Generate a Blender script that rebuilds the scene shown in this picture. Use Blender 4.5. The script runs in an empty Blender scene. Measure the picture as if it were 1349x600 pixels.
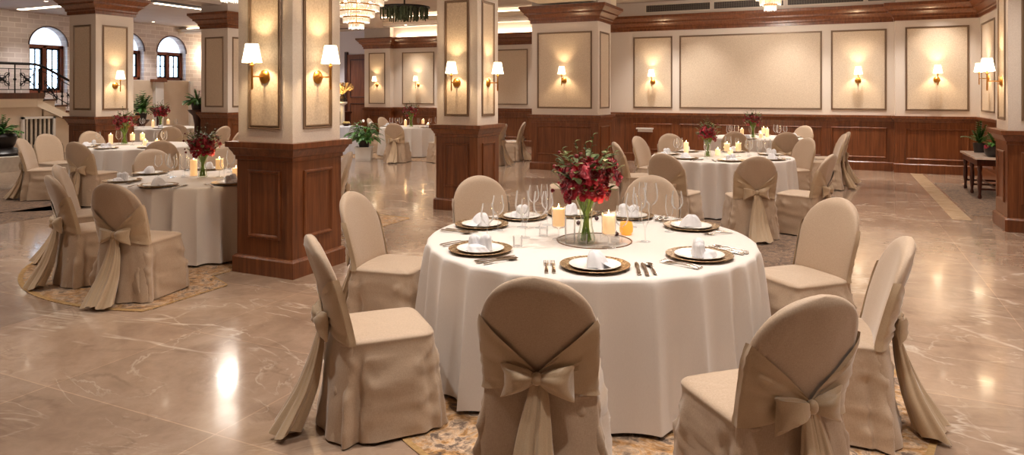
import bpy, math, random
from mathutils import Vector, Matrix, noise
R = random.Random(7)
PI = math.pi
sin, cos = math.sin, math.cos
col = bpy.context.scene.collection
TH = 0.4361
CT, ST = cos(TH), sin(TH)
def P(x, z):                      # metres right of / ahead of the camera -> room coordinates
    return (x*CT - z*ST, x*ST + z*CT)

# ------------------------------------------------------------------ materials
def srgb(r, g, b):
    f = lambda c: (c/255/12.92) if c/255 <= .04045 else ((c/255+.055)/1.055)**2.4
    return (f(r), f(g), f(b), 1)
class N:
    def __init__(s, name):
        s.m = bpy.data.materials.new(name); s.m.use_nodes = True
        s.t = s.m.node_tree; s.b = s.t.nodes['Principled BSDF']; s.out = s.t.nodes['Material Output']
        s.tc = s.t.nodes.new('ShaderNodeTexCoord')
    def new(s, k, **kw):
        n = s.t.nodes.new(k)
        for a, v in kw.items():
            if a in n.inputs: n.inputs[a].default_value = v
            else: setattr(n, a, v)
        return n
    def ln(s, a, b): s.t.links.new(a, b)
    def mapping(s, scale=(1,1,1), rot=(0,0,0), src='Object', loc=(0,0,0)):
        n = s.new('ShaderNodeMapping'); n.inputs['Scale'].default_value = scale
        n.inputs['Rotation'].default_value = rot; n.inputs['Location'].default_value = loc
        s.ln(s.tc.outputs[src], n.inputs['Vector']); return n.outputs[0]
    def noise(s, vec, scale, detail=4, rough=.55, dist=0):
        n = s.new('ShaderNodeTexNoise'); n.inputs['Scale'].default_value = scale
        n.inputs['Detail'].default_value = detail; n.inputs['Roughness'].default_value = rough
        n.inputs['Distortion'].default_value = dist
        s.ln(vec, n.inputs['Vector']); return n.outputs['Fac']
    def ramp(s, fac, stops):
        n = s.new('ShaderNodeValToRGB'); e = n.color_ramp.elements
        while len(e) < len(stops): e.new(.5)
        for x, (p, c) in zip(e, stops): x.position = p; x.color = c
        s.ln(fac, n.inputs[0]); return n.outputs[0]
    def mix(s, a, b, fac, mode='MIX'):
        n = s.new('ShaderNodeMix', data_type='RGBA', blend_type=mode)
        for sock, v in ((n.inputs[0], fac), (n.inputs[6], a), (n.inputs[7], b)):
            if hasattr(v, 'is_linked'): s.ln(v, sock)
            else: sock.default_value = v
        return n.outputs[2]
    def bump(s, h, strength=.3, dist=.002):
        n = s.new('ShaderNodeBump'); n.inputs['Strength'].default_value = strength
        n.inputs['Distance'].default_value = dist; s.ln(h, n.inputs['Height'])
        s.ln(n.outputs[0], s.b.inputs['Normal'])
    def setp(s, **kw):
        for k, v in kw.items(): s.b.inputs[k.replace('_', ' ')].default_value = v
        return s
def flat(name, c, rough=.5, metal=0, **kw):
    n = N(name); n.setp(Base_Color=c, Roughness=rough, Metallic=metal, **kw); return n.m
def varied(name, c1, c2, scale=6, rough=.5, metal=0, bump=0, bscale=60, **kw):
    n = N(name); v = n.mapping(); f = n.noise(v, scale)
    n.ln(n.ramp(f, [(.3, c1), (.7, c2)]), n.b.inputs['Base Color']); n.setp(Roughness=rough, Metallic=metal, **kw)
    if bump: n.bump(n.noise(v, bscale, 2), bump)
    return n.m
def fabric(name, c1, c2, rough=.75, sheen=.3, weave=420, bstr=.25, slub=.25):
    n = N(name)
    a = n.noise(n.mapping((weave*.25, weave*.25, weave*2)), 1, 2)
    b = n.noise(n.mapping((weave*1.2, weave*1.2, weave*.12)), 1, 2)
    m = n.new('ShaderNodeMath', operation='ADD'); n.ln(a, m.inputs[0]); n.ln(b, m.inputs[1])
    m2 = n.new('ShaderNodeMath', operation='MULTIPLY'); n.ln(m.outputs[0], m2.inputs[0]); m2.inputs[1].default_value = .5
    c = n.ramp(m2.outputs[0], [(.5-slub, c1), (.5+slub, c2)])
    n.ln(c, n.b.inputs['Base Color']); n.setp(Roughness=rough, Sheen_Weight=sheen)
    n.b.inputs['Sheen Roughness'].default_value = .4
    big = n.noise(n.mapping(), 9, 4)
    ma = n.new('ShaderNodeMath', operation='MULTIPLY_ADD'); n.ln(big, ma.inputs[0]); ma.inputs[1].default_value = .8; n.ln(m2.outputs[0], ma.inputs[2])
    n.bump(ma.outputs[0], bstr, .0025)
    return n.m
def emit(name, c, s, base=None):
    n = N(name); n.setp(Base_Color=base or c, Emission_Color=c, Emission_Strength=s, Roughness=.6); return n.m
def thin_glass(name, tint=(1,1,1,1), refl=.8):
    n = N(name)
    t = n.new('ShaderNodeBsdfTransparent'); t.inputs[0].default_value = tint
    g = n.new('ShaderNodeBsdfGlossy'); g.inputs['Roughness'].default_value = .02
    lw = n.new('ShaderNodeLayerWeight'); lw.inputs['Blend'].default_value = .22
    mu = n.new('ShaderNodeMath', operation='MULTIPLY_ADD'); n.ln(lw.outputs['Fresnel'], mu.inputs[0]); mu.inputs[1].default_value = refl; mu.inputs[2].default_value = .035
    df = n.new('ShaderNodeBsdfTranslucent'); df.inputs[0].default_value = (1,1,1,1); pf = n.new('ShaderNodeBsdfDiffuse'); pf.inputs[0].default_value = (1,1,1,1)
    d2 = n.new('ShaderNodeMixShader'); d2.inputs[0].default_value = .5; n.ln(df.outputs[0], d2.inputs[1]); n.ln(pf.outputs[0], d2.inputs[2])
    g2 = n.new('ShaderNodeMixShader'); g2.inputs[0].default_value = .45; n.ln(g.outputs[0], g2.inputs[1]); n.ln(d2.outputs[0], g2.inputs[2]); g = g2
    mx = n.new('ShaderNodeMixShader'); n.ln(mu.outputs[0], mx.inputs[0]); n.ln(t.outputs[0], mx.inputs[1]); n.ln(g.outputs[0], mx.inputs[2])
    n.ln(mx.outputs[0], n.out.inputs[0]); return n.m

def wood_mat(name, c1, c2, c3, rough=.32):
    n = N(name)
    v = n.mapping((16, 16, .9)); f = n.noise(v, 1.6, 5, .6, .4)
    base = n.ramp(f, [(.25, c1), (.5, c2), (.78, c3)])
    f2 = n.noise(n.mapping((160, 160, 3)), 1, 2)
    dk = n.ramp(f2, [(.35, (.72,.72,.72,1)), (.6, (1,1,1,1))])
    n.ln(n.mix(base, dk, 1.0, 'MULTIPLY'), n.b.inputs['Base Color'])
    n.setp(Roughness=rough, Coat_Weight=.25, Coat_Roughness=.2); n.bump(f2, .08, .001)
    return n.m
def marble_floor():
    n = N('marble_tile')
    v = n.mapping()
    n1 = n.noise(v, .9, 7, .62, .9); n2 = n.noise(v, 7, 6, .7, .4)
    base = n.ramp(n1, [(.28, srgb(144,120,103)), (.5, srgb(165,141,122)), (.72, srgb(184,162,144))])
    mott = n.ramp(n2, [(.3, (.84,.82,.80,1)), (.65, (1.05,1.05,1.05,1))])
    base = n.mix(base, mott, .8, 'MULTIPLY')
    # veins: thin lines where a warped noise crosses its middle
    def vein(scale, width, c, amt, rot, stretch, base):
        f = n.noise(n.mapping((stretch, 1, 1), (0,0,rot)), scale, 6, .55, 1.4)
        a = n.new('ShaderNodeMath', operation='SUBTRACT'); n.ln(f, a.inputs[0]); a.inputs[1].default_value = .5
        b = n.new('ShaderNodeMath', operation='ABSOLUTE'); n.ln(a.outputs[0], b.inputs[0])
        r = n.ramp(b.outputs[0], [(0, (amt,)*3+(1,)), (width, (0,0,0,1))])
        br = n.noise(v, 2.2, 3); rr = n.ramp(br, [(.42, (0,0,0,1)), (.6, (1,1,1,1))])
        mm = n.mix(r, rr, 1.0, 'MULTIPLY')
        return n.mix(base, c, mm)
    base = vein(.55, .012, srgb(214,200,184), .75, .5, .45, base)
    base = vein(1.3, .010, srgb(205,190,172), .5, -.7, .6, base)
    base = vein(1.1, .02, srgb(112,88,70), .35, .9, .5, base)
    # tiles
    br = n.new('ShaderNodeTexBrick'); br.offset = 0; br.squash = 1
    mp = n.mapping((1,1,1), loc=(2.72+13, -2.44+20, 0)); n.ln(mp, br.inputs['Vector'])
    for k, x in (('Scale',1),('Mortar Size',.004),('Mortar Smooth',.1),('Bias',0),('Brick Width',1.3),('Row Height',1.0)): br.inputs[k].default_value = x
    br.inputs['Color1'].default_value = (.88,.88,.88,1); br.inputs['Color2'].default_value = (1.1,1.09,1.07,1); br.inputs['Mortar'].default_value = (1.3,1.27,1.22,1)
    n.ln(n.mix(base, br.outputs['Color'], 1.0, 'MULTIPLY'), n.b.inputs['Base Color'])
    rg = n.ramp(n2, [(.3, (.10,)*3+(1,)), (.7, (.2,)*3+(1,))]); n.ln(rg, n.b.inputs['Roughness'])
    n.setp(Coat_Weight=.3, Coat_Roughness=.06); n.b.inputs['Specular IOR Level'].default_value = .6
    return n.m
def carpet_mat(name, cs, scale=6):
    n = N(name); v = n.mapping()
    f = n.noise(v, scale, 6, .7, 1.6); f2 = n.noise(v, scale*3.3, 3, .6, .8)
    a = n.ramp(f, [(.34, cs[0]), (.44, cs[1]), (.52, cs[2]), (.60, cs[3])])
    b = n.ramp(f2, [(.4, (.6,.56,.52,1)), (.6, (1.15,1.15,1.15,1))])
    n.ln(n.mix(a, b, .8, 'MULTIPLY'), n.b.inputs['Base Color']); n.setp(Roughness=.95, Sheen_Weight=.2)
    n.bump(n.noise(v, 260, 2), .5, .004); return n.m
def paper_mat(name, c1, c2, scale=55, s2=.1):
    n = N(name); v = n.mapping(); f = n.noise(v, scale, 5, .75)
    n.ln(n.ramp(f, [(.35, c1), (.62, c2)]), n.b.inputs['Base Color']); n.setp(Roughness=.7); n.bump(f, .25, .002); return n.m

MT = {}
MT['marble'] = marble_floor()
MT['wood'] = wood_mat('mahogany_wood', srgb(84,44,22), srgb(118,66,34), srgb(142,86,50))
MT['wood_dark'] = wood_mat('dark_wood', srgb(48,20,12), srgb(70,30,18), srgb(92,42,26))
MT['plaster'] = paper_mat('cream_wall_cloth', srgb(210,197,184), srgb(224,212,200), 90)
MT['panel'] = paper_mat('speckled_wallpaper', srgb(192,172,148), srgb(218,200,178), 60)
MT['molding'] = flat('bronze_grey_molding', srgb(138,114,92), .38, .3)
MT['ceil'] = varied('ceiling_paint', srgb(188,172,160), srgb(198,182,170), 2, .8)
MT['cream'] = varied('cream_paint', srgb(226,212,192), srgb(232,219,200), 2, .7)
MT['beige_wall'] = varied('beige_paint', srgb(198,178,156), srgb(206,187,166), 2, .7)
MT['cover'] = fabric('beige_chair_cloth', srgb(166,142,119), srgb(198,175,152), .62, .35, 380, .26)
MT['sash'] = fabric('golden_sash_cloth', srgb(172,147,118), srgb(200,176,146), .5, .5, 600, .2)
MT['cloth'] = fabric('white_table_cloth', srgb(216,208,202), srgb(228,221,215), .8, .2, 500, .08)
MT['napkin'] = fabric('white_napkin_cloth', srgb(212,210,214), srgb(232,231,234), .8, .2, 700, .15)
MT['brass'] = varied('brass', srgb(168,116,52), srgb(196,142,70), 8, .28, .95)
MT['bronze'] = flat('bronze', srgb(120,80,42), .35, .8)
MT['silver'] = flat('silver_metal', srgb(190,178,165), .22, 1)
MT['porcelain'] = flat('white_porcelain', srgb(238,234,228), .18)
MT['glass'] = thin_glass('thin_clear_glass')
MT['vase_glass'] = thin_glass('vase_glass', (.93,.97,.90,1), .5)
MT['shade'] = emit('lit_lamp_shade', (1,.82,.56,1), 2.6, (1,.95,.85,1))
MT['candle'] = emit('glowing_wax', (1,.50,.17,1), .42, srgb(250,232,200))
MT['flame'] = emit('candle_flame', (1,.75,.35,1), 25)
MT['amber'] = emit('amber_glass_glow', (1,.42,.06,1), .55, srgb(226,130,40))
MT['crystal'] = emit('lit_crystal', (1,.74,.48,1), .42, (.42,.38,.33,1))
MT['crystal_core'] = emit('chandelier_bulb', (1,.82,.58,1), 6)
MT['dark_crystal'] = varied('smoky_glass_rod', srgb(38,44,30), srgb(80,84,60), 12, .15)
MT['cove'] = emit('cove_light', (1,.84,.62,1), 5)
MT['down'] = emit('downlight_lens', (1,.86,.66,1), 14)
MT['iron'] = flat('black_iron', srgb(26,20,20), .45, .6)
MT['dark_grille'] = flat('dark_grille', srgb(52,42,36), .6)
MT['white'] = flat('white_paint', srgb(226,222,218), .5)
MT['leaf'] = varied('green_leaf', srgb(42,88,30), srgb(92,146,62), 14, .45)
MT['leaf2'] = varied('olive_leaf', srgb(52,66,34), srgb(104,116,66), 20, .55)
MT['leaf_pale'] = varied('pale_green_bud', srgb(150,164,104), srgb(206,208,160), 20, .6)
MT['stem'] = varied('green_stem', srgb(84,120,30), srgb(140,168,58), 20, .45)
MT['petal'] = varied('crimson_petal', srgb(120,4,20), srgb(200,18,52), 26, .55, Sheen_Weight=.4)
MT['berry'] = flat('dark_red_berry', srgb(116,10,22), .35)
MT['pot_dark'] = flat('dark_pot', srgb(30,22,20), .35)
MT['stone'] = varied('pale_stone', srgb(196,186,172), srgb(214,204,190), 10, .6)
MT['glass_window'] = thin_glass('window_glass', (.9,.96,1,1), .6)
MT['gold_rim'] = None
def rim_mat():
    n = N('antique_gold_rim'); v = n.mapping(); f = n.noise(v, 90, 4, .7, .6)
    n.ln(n.ramp(f, [(.36, srgb(78,52,34)), (.5, srgb(150,116,80)), (.64, srgb(222,200,160))]), n.b.inputs['Base Color'])
    n.setp(Roughness=.35, Metallic=.6); n.bump(f, .8, .003); return n.m
MT['gold_rim'] = rim_mat()
MT['carpet'] = carpet_mat('floral_carpet', [srgb(84,66,52), srgb(176,128,70), srgb(196,168,140), srgb(112,92,78)])
MT['carpet_dark'] = carpet_mat('dark_carpet', [srgb(58,42,34), srgb(104,78,58), srgb(140,112,88), srgb(72,52,42)], 7)
MT['carpet_gold'] = varied('golden_carpet_border', srgb(150,116,70), srgb(186,152,104), 30, .95)
def brick_wall():
    n = N('pale_brick'); br = n.new('ShaderNodeTexBrick')
    sx = n.new('ShaderNodeSeparateXYZ'); n.ln(n.tc.outputs['Object'], sx.inputs[0]); cx = n.new('ShaderNodeCombineXYZ'); n.ln(sx.outputs[1], cx.inputs[0]); n.ln(sx.outputs[2], cx.inputs[1]); n.ln(cx.outputs[0], br.inputs['Vector'])
    for k, x in (('Scale',1),('Mortar Size',.012),('Brick Width',.36),('Row Height',.15),('Mortar Smooth',.2)): br.inputs[k].default_value = x
    br.inputs['Color1'].default_value = srgb(200,186,182); br.inputs['Color2'].default_value = srgb(220,210,208); br.inputs['Mortar'].default_value = srgb(232,224,220)
    n.ln(br.outputs['Color'], n.b.inputs['Base Color']); n.setp(Roughness=.85); n.bump(br.outputs['Fac'], -.3, .004); return n.m
MT['brick'] = brick_wall()
MT['marble_top'] = varied('pink_marble_top', srgb(206,182,164), srgb(232,214,200), 9, .2)
MT['window_wood'] = wood_mat('window_wood', srgb(92,40,20), srgb(124,58,30), srgb(146,74,42))
def frosted():
    n = N('frosted_glass'); a = n.new('ShaderNodeBsdfTranslucent'); a.inputs[0].default_value = (.5,.5,.5,1); b = n.new('ShaderNodeBsdfDiffuse'); b.inputs[0].default_value = (.8,.82,.86,1)
    m = n.new('ShaderNodeMixShader'); m.inputs[0].default_value = .5; n.ln(a.outputs[0], m.inputs[1]); n.ln(b.outputs[0], m.inputs[2]); n.ln(m.outputs[0], n.out.inputs[0]); return n.m
MT['lunette'] = frosted()
MT['pampas'] = varied('pampas_plume', srgb(214,172,110), srgb(240,208,150), 30, .9)

# ------------------------------------------------------------------ mesh builder
class M:
    def __init__(s): s.v = []; s.f = []; s.mi = []; s.cur = 0
    def add(s, vs, fs):
        o = len(s.v); s.v += [tuple(v) for v in vs]
        for f in fs: s.f.append(tuple(i+o for i in f)); s.mi.append(s.cur)
        return s
    def box(s, x0, y0, z0, x1, y1, z1, rot=None, at=None):
        vs = [(x,y,z) for z in (z0,z1) for y in (y0,y1) for x in (x0,x1)]
        if rot is not None or at is not None:
            m = (Matrix.Translation(at or (0,0,0)) @ (rot or Matrix())); vs = [m @ Vector(v) for v in vs]
        return s.add(vs, [(0,2,3,1),(4,5,7,6),(0,1,5,4),(2,6,7,3),(0,4,6,2),(1,3,7,5)])
    def grid(s, rows, closed_u=False, closed_v=False):
        nr, nc = len(rows), len(rows[0]); vs = [p for r in rows for p in r]; fs = []
        for i in range(nr if closed_v else nr-1):
            for j in range(nc if closed_u else nc-1):
                a = i*nc+j; b = i*nc+(j+1)%nc; c = ((i+1)%nr)*nc+(j+1)%nc; d = ((i+1)%nr)*nc+j
                fs.append((a,b,c,d))
        return s.add(vs, fs)
    def loft(s, rings, cap0=True, cap1=True):
        o = len(s.v); s.grid(rings, True); n = len(rings[0])
        if cap0: s.f.append(tuple(o+i for i in reversed(range(n)))); s.mi.append(s.cur)
        if cap1: k = o+(len(rings)-1)*n; s.f.append(tuple(k+i for i in range(n))); s.mi.append(s.cur)
        return s
    def lathe(s, prof, n=24, c=(0,0,0), cap0=False, cap1=False, sx=1, sy=1):
        return s.loft([[(c[0]+r*sx*cos(2*PI*i/n), c[1]+r*sy*sin(2*PI*i/n), c[2]+z) for i in range(n)] for r, z in prof], cap0, cap1)
    def tube(s, pts, r, n=8, cap=True):
        pts = [Vector(p) for p in pts]; rings = []; up = Vector((0,0,1)); prev = None
        for i, p in enumerate(pts):
            d = (pts[min(i+1,len(pts)-1)]-pts[max(i-1,0)])
            if d.length < 1e-9: d = Vector((0,0,1))
            d.normalize()
            if prev is None:
                a = d.cross(up) if abs(d.z) < .95 else d.cross(Vector((1,0,0)))
            else: a = prev - d*prev.dot(d)
            a.normalize(); prev = a; b = d.cross(a)
            rr = r[i] if isinstance(r, (list, tuple)) else r
            rings.append([p + (a*cos(2*PI*k/n) + b*sin(2*PI*k/n))*rr for k in range(n)])
        return s.loft(rings, cap, cap)
    def ball(s, c, r, n=10, m=7, sc=(1,1,1)):
        rings = [[(c[0]+r*sc[0]*max(sin(PI*j/m),.02)*cos(2*PI*i/n), c[1]+r*sc[1]*max(sin(PI*j/m),.02)*sin(2*PI*i/n), c[2]-r*sc[2]*cos(PI*j/m)) for i in range(n)] for j in range(m+1)]
        return s.loft(rings)
    def xf(s, m, start=0):
        s.v = s.v[:start] + [tuple(m @ Vector(v)) for v in s.v[start:]]; return s
    def merge(s, o, m=None):
        vs = o.v if m is None else [tuple(m @ Vector(v)) for v in o.v]
        return s.add(vs, o.f)
    def mesh(s, name, mats, smooth=True, angle=40):
        me = bpy.data.meshes.new(name); me.from_pydata(s.v, [], s.f); 
        for m in (mats if isinstance(mats, (list, tuple)) else [mats]): me.materials.append(m)
        me.polygons.foreach_set('material_index', s.mi)
        if smooth:
            me.polygons.foreach_set('use_smooth', [True]*len(me.polygons)); me.update(); me.set_sharp_from_angle(angle=math.radians(angle))
        me.update(); return me
    def build(s, name, mats, parent=None, smooth=True, angle=40):
        o = bpy.data.objects.new(name, s.mesh(name, mats, smooth, angle)); col.objects.link(o)
        if parent: o.parent = parent
        return o
def tag(o, label=None, cat=None, group=None, kind=None):
    if label: o['label'] = label
    if cat: o['category'] = cat
    if group: o['group'] = group
    if kind: o['kind'] = kind
    return o
def thing(name, label, cat, loc=(0,0,0), rz=0, group=None, kind=None):
    o = bpy.data.objects.new(name, None); col.objects.link(o); o.location = loc; o.rotation_euler = (0,0,rz); o.empty_display_size = .1
    return tag(o, label, cat, group, kind)
def dup(o, loc=None, rz=None, label=None, group=None, parent=None, scale=None):
    c = o.copy(); col.objects.link(c); c.parent = parent
    if parent is None:
        if loc is not None: c.location = loc
        if rz is not None: c.rotation_euler = (0,0,rz)
        if label: c['label'] = label
        if group: c['group'] = group
        if scale: c.scale = scale
    for ch in list(o.children): dup(ch, parent=c)
    return c
class Proto:                       # first use moves the original, later uses copy it
    def __init__(s, root): s.root = root; s.used = False
    def put(s, loc, rz=0, label=None, group=None, scale=None):
        if not s.used:
            s.used = True; o = s.root; o.location = loc; o.rotation_euler = (0,0,rz)
            if label: o['label'] = label
            if group: o['group'] = group
            if scale: o.scale = scale
            return o
        return dup(s.root, loc, rz, label, group, None, scale or (1,1,1))
def light(kind, name, loc, energy, color=(1,.8,.56), parent=None, size=.05, **kw):
    l = bpy.data.lights.new(name, kind); l.energy = energy; l.color = color
    if kind in ('POINT','SPOT'): l.shadow_soft_size = size
    if kind == 'AREA': l.shape = kw.pop('shape', 'DISK'); l.size = size
    for k, v in kw.items(): setattr(l, k, v)
    o = bpy.data.objects.new(name, l); col.objects.link(o); o.location = loc
    if parent: o.parent = parent
    return o

def sweep(mb, path, prof, closed=False):
    """prof: list of (out, z); path: list of (x, y); out points to the right of travel."""
    n = len(path); rings = []
    for i in range(n):
        p = Vector(path[i]); 
        a = (Vector(path[i]) - Vector(path[i-1])).normalized() if (closed or i > 0) else None
        b = (Vector(path[(i+1)%n]) - Vector(path[i])).normalized() if (closed or i < n-1) else None
        a = a or b; b = b or a
        na = Vector((a.y, -a.x)); nb = Vector((b.y, -b.x)); m = (na+nb); m = m / max(m.dot(na), .2) 
        rings.append([(p.x+m.x*o, p.y+m.y*o, z) for o, z in prof])
    nr = len(rings)
    fs = []; k = len(prof)
    for i in range(nr if closed else nr-1):
        for j in range(k-1):
            fs.append((i*k+j, ((i+1)%nr)*k+j, ((i+1)%nr)*k+j+1, i*k+j+1))
    if not closed:
        fs.append(tuple(range(k))); fs.append(tuple((nr-1)*k+i for i in reversed(range(k))))
    return mb.add([p for r in rings for p in r], fs)
def rect_frame(mb, o, u, nrm, w, h, prof):
    """moulding around a w x h rectangle whose lower-left corner is o; u along, z up, nrm out. prof: (inset, out)"""
    o = Vector(o); u = Vector(u).normalized(); n = Vector(nrm).normalized(); z = Vector((0,0,1)); rings = []
    for (cx, cz, sx, sz) in ((0,0,1,1),(w,0,-1,1),(w,h,-1,-1),(0,h,1,-1)):
        rings.append([o + u*(cx+sx*i) + z*(cz+sz*i) + n*d for i, d in prof])
    k = len(prof); fs = [(i*k+j, ((i+1)%4)*k+j, ((i+1)%4)*k+j+1, i*k+j+1) for i in range(4) for j in range(k-1)]
    return mb.add([p for r in rings for p in r], fs)
PROF = [(0,0),(0,.011),(.004,.017),(.009,.017),(.014,.004),(.022,.004),(.026,.013),(.031,.013),(.036,0)]
PROFW = [(0,0),(0,.012),(.008,.02),(.02,.02),(.03,.004),(.038,-.002)]
CORN = [(0,3.16),(.03,3.16),(.03,3.22),(.055,3.235),(.055,3.27),(.075,3.30),(.115,3.34),(.135,3.345),(.135,3.38),(.16,3.40),(.205,3.455),(.22,3.46),(.22,3.52),(0,3.52)]
DADO = lambda h: [(0,h-.17),(.012,h-.165),(.012,h-.13),(.022,h-.125),(.03,h-.10),(.05,h-.07),(.055,h-.055),(.075,h-.05),(.075,h),(0,h)]
BASE = lambda h: [(0,0),(.03,0),(.03,h-.025),(.02,h-.012),(.012,h-.004),(0,h)]

# ------------------------------------------------------------------ columns
def column(x0, y0, sx, sy, label, dado=1.205, faces='SE', ztop=3.52, panels=True):
    """x0..x0+sx, y0..y0+sy plan"""
    root = thing('column', label, 'column', (0,0,0), kind='structure')
    x1, y1 = x0+sx, y0+sy
    sh = M(); sh.box(x0, y0, dado-.02, x1, y1, 4.1); sh.build('column_shaft', MT['plaster'], root, False)
    w = M(); e = .008
    w.box(x0-e, y0-e, 0, x1+e, y1+e, dado-.01); w.build('wainscot', MT['wood'], root, False)
    path = [(x0-e,y0-e),(x0-e,y1+e),(x1+e,y1+e),(x1+e,y0-e)][::-1]
    c = M(); sweep(c, path, [(o,z) for o,z in DADO(dado)], True); c.build('dado_cap', MT['wood'], root, True, 30)
    b = M(); sweep(b, path, BASE(.165), True); b.build('base_molding', MT['wood'], root, True, 30)
    k = M(); sweep(k, [(x0,y0),(x0,y1),(x1,y1),(x1,y0)][::-1], CORN, True); k.build('cornice', MT['wood'], root, True, 30)
    F = {'S': ((x0, y0, 0), (1,0,0), (0,-1,0), sx), 'E': ((x1, y0, 0), (0,1,0), (1,0,0), sy), 'W': ((x0, y1, 0), (0,-1,0), (-1,0,0), sy)}
    for fc in faces:
        o, u, n, wd = F[fc]; o = Vector(o); u = Vector(u); n = Vector(n)
        m = min(.13, wd*.2); 
        a = o + u*m + Vector((0,0,1.325)); ww = wd-2*m; hh = 2.96-1.325
        f = M(); rect_frame(f, a, u, n, ww, hh, PROF); f.build('panel_frame', MT['molding'], root, True, 30)
        q = M(); i = .036; pts = [a+u*i+Vector((0,0,i)), a+u*(ww-i)+Vector((0,0,i)), a+u*(ww-i)+Vector((0,0,hh-i)), a+u*i+Vector((0,0,hh-i))]
        q.add([p+n*.003 for p in pts], [(0,1,2,3)]); q.build('wallpaper_panel', MT['panel'], root, False)
        a = o + u*m + n*e + Vector((0,0,.33)); hh = .62
        f = M(); rect_frame(f, a, u, n, ww, hh, PROFW); f.build('wainscot_panel', MT['wood'], root, True, 30)
    return root
column(-5.03, 4.78, .65, .65, 'large square column with mahogany base left of the front table')
column(-5.156, 8.53, .65, .65, 'square column behind the front table bearing two brass sconces')
column(-6.0, 13.9, 1.5, .9, 'wide pier against the panelled wall with one sconce on its face', 1.19)
column(1.86, 10.02, .65, .65, 'column at the right edge of the room beside the plant table', 1.205, 'SW')
column(-13.48, 8.6, .78, .78, 'column by the mezzanine stair on the far left')
column(-13.55, 11.75, .85, .85, 'far column behind the flowers of the left table')

# ------------------------------------------------------------------ walls
def wall_panels(root, axis, base, n, spans, z0, z1, dz0, dz1, e=.008, mats=True):
    """spans along X (axis 'x', plane y=base) or along Y (axis 'y', plane x=base)"""
    for a, b in spans:
        if axis == 'x': o, u = Vector((a, base, 0)), Vector((1,0,0))
        else: o, u = Vector((base, a, 0)), Vector((0,1,0))
        n = Vector(n); w = b-a
        if z0 is not None:
            p = o+Vector((0,0,z0)); f = M(); rect_frame(f, p, u, n, w, z1-z0, PROF); f.build('panel_frame', MT['molding'], root, True, 30)
            q = M(); i = .036
            q.add([p+u*s+Vector((0,0,t))+n*.003 for s, t in ((i,i),(w-i,i),(w-i,z1-z0-i),(i,z1-z0-i))], [(0,1,2,3)]); q.build('wallpaper_panel', MT['panel'], root, False)
        if dz0 is not None:
            p = o+n*e+Vector((0,0,dz0)); f = M(); rect_frame(f, p, u, n, w, dz1-dz0, PROFW); f.build('wainscot_panel', MT['wood'], root, True, 30)
S = lambda n: thing(n, None, None, kind='structure')
def panelled_run(root, path, H=4.1, d=1.18):
    """path of the wall face, room on the right of travel"""
    a = M(); sweep(a, path, [(0,d-.02),(0,H),(-.15,H),(-.15,d-.02)]); a.build('plaster', MT['plaster'], root, False)
    a = M(); sweep(a, path, [(.008,0),(.008,d-.01),(-.15,d-.01),(-.15,0)]); a.build('wainscot', MT['wood'], root, False)
    a = M(); sweep(a, path, DADO(d)); a.build('dado_cap', MT['wood'], root, True, 30)
    a = M(); sweep(a, path, BASE(.2)); a.build('base_molding', MT['wood'], root, True, 30)
    a = M(); sweep(a, path, CORN); a.build('cornice', MT['wood'], root, True, 30)
# px -> X on wall Y (offline): right section
wb = S('wall_back')
panelled_run(wb, [(-5.3,16.7),(1.12,16.7),(1.12,16.5),(2.62,16.5)])
wall_panels(wb, 'x', 16.7, (0,-1,0), [(-4.5,-3.55),(-3.38,-.28),(-.1,.97)], 1.29, 3.02, .27, .92)
wall_panels(wb, 'x', 16.5, (0,-1,0), [(1.3,2.42)], 1.29, 3.02, .27, .92)
wl = S('wall_back_left')
panelled_run(wl, [(-14.6,19.9),(-14.6,19.4),(-13.55,19.4),(-13.55,19.6),(-5.3,19.6)])
wall_panels(wl, 'x', 19.4, (0,-1,0), [(-14.42,-13.75)], 1.29, 3.02, .27, .92)
wall_panels(wl, 'x', 19.6, (0,-1,0), [(-13.2,-11.95),(-11.75,-10.55),(-10.3,-8.6),(-8.1,-6.5)], 1.29, 3.02, .27, .92)
wr = S('wall_right')
panelled_run(wr, [(2.6,16.5),(2.6,-5)])
wall_panels(wr, 'y', 2.6, (-1,0,0), [(15.05,16.3),(13.0,14.7),(11.0,12.7)], 1.29, 3.02, .27, .92)
a = M(); a.box(-5.32,14.8,0,-5.15,19.75,4.1); o = a.build('wall_step', MT['plaster'], None, False); tag(o, kind='structure')
a = M(); a.box(-23,-5.3,0,3,-5.0,4.1); o = a.build('wall_front', MT['plaster'], None, False); tag(o, kind='structure')
# white lobby wall
wf = S('wall_lobby'); a = M(); a.box(-22.3,20.0,0,-14.55,20.2,4.1); a.build('plaster', flat('lobby_white_wall', srgb(226,224,234), .6), wf, False)
d1 = S('door_1'); a = M(); a.box(-15.75,19.93,0,-14.75,20.0,3.02)
a.build('door_leaf', MT['wood'], d1, False)
for (x0,x1) in ((-15.85,-15.75),(-14.75,-14.65)):
    a = M(); a.box(x0,19.9,0,x1,20.0,3.12); a.build('door_jamb', MT['wood_dark'], d1, False)
a = M(); rect_frame(a, (-15.62,19.93,.3), (1,0,0), (0,-1,0), .74, 1.0, PROFW); rect_frame(a, (-15.62,19.93,1.5), (1,0,0), (0,-1,0), .74, 1.35, PROFW); a.build('door_molding', MT['wood_dark'], d1)
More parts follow.
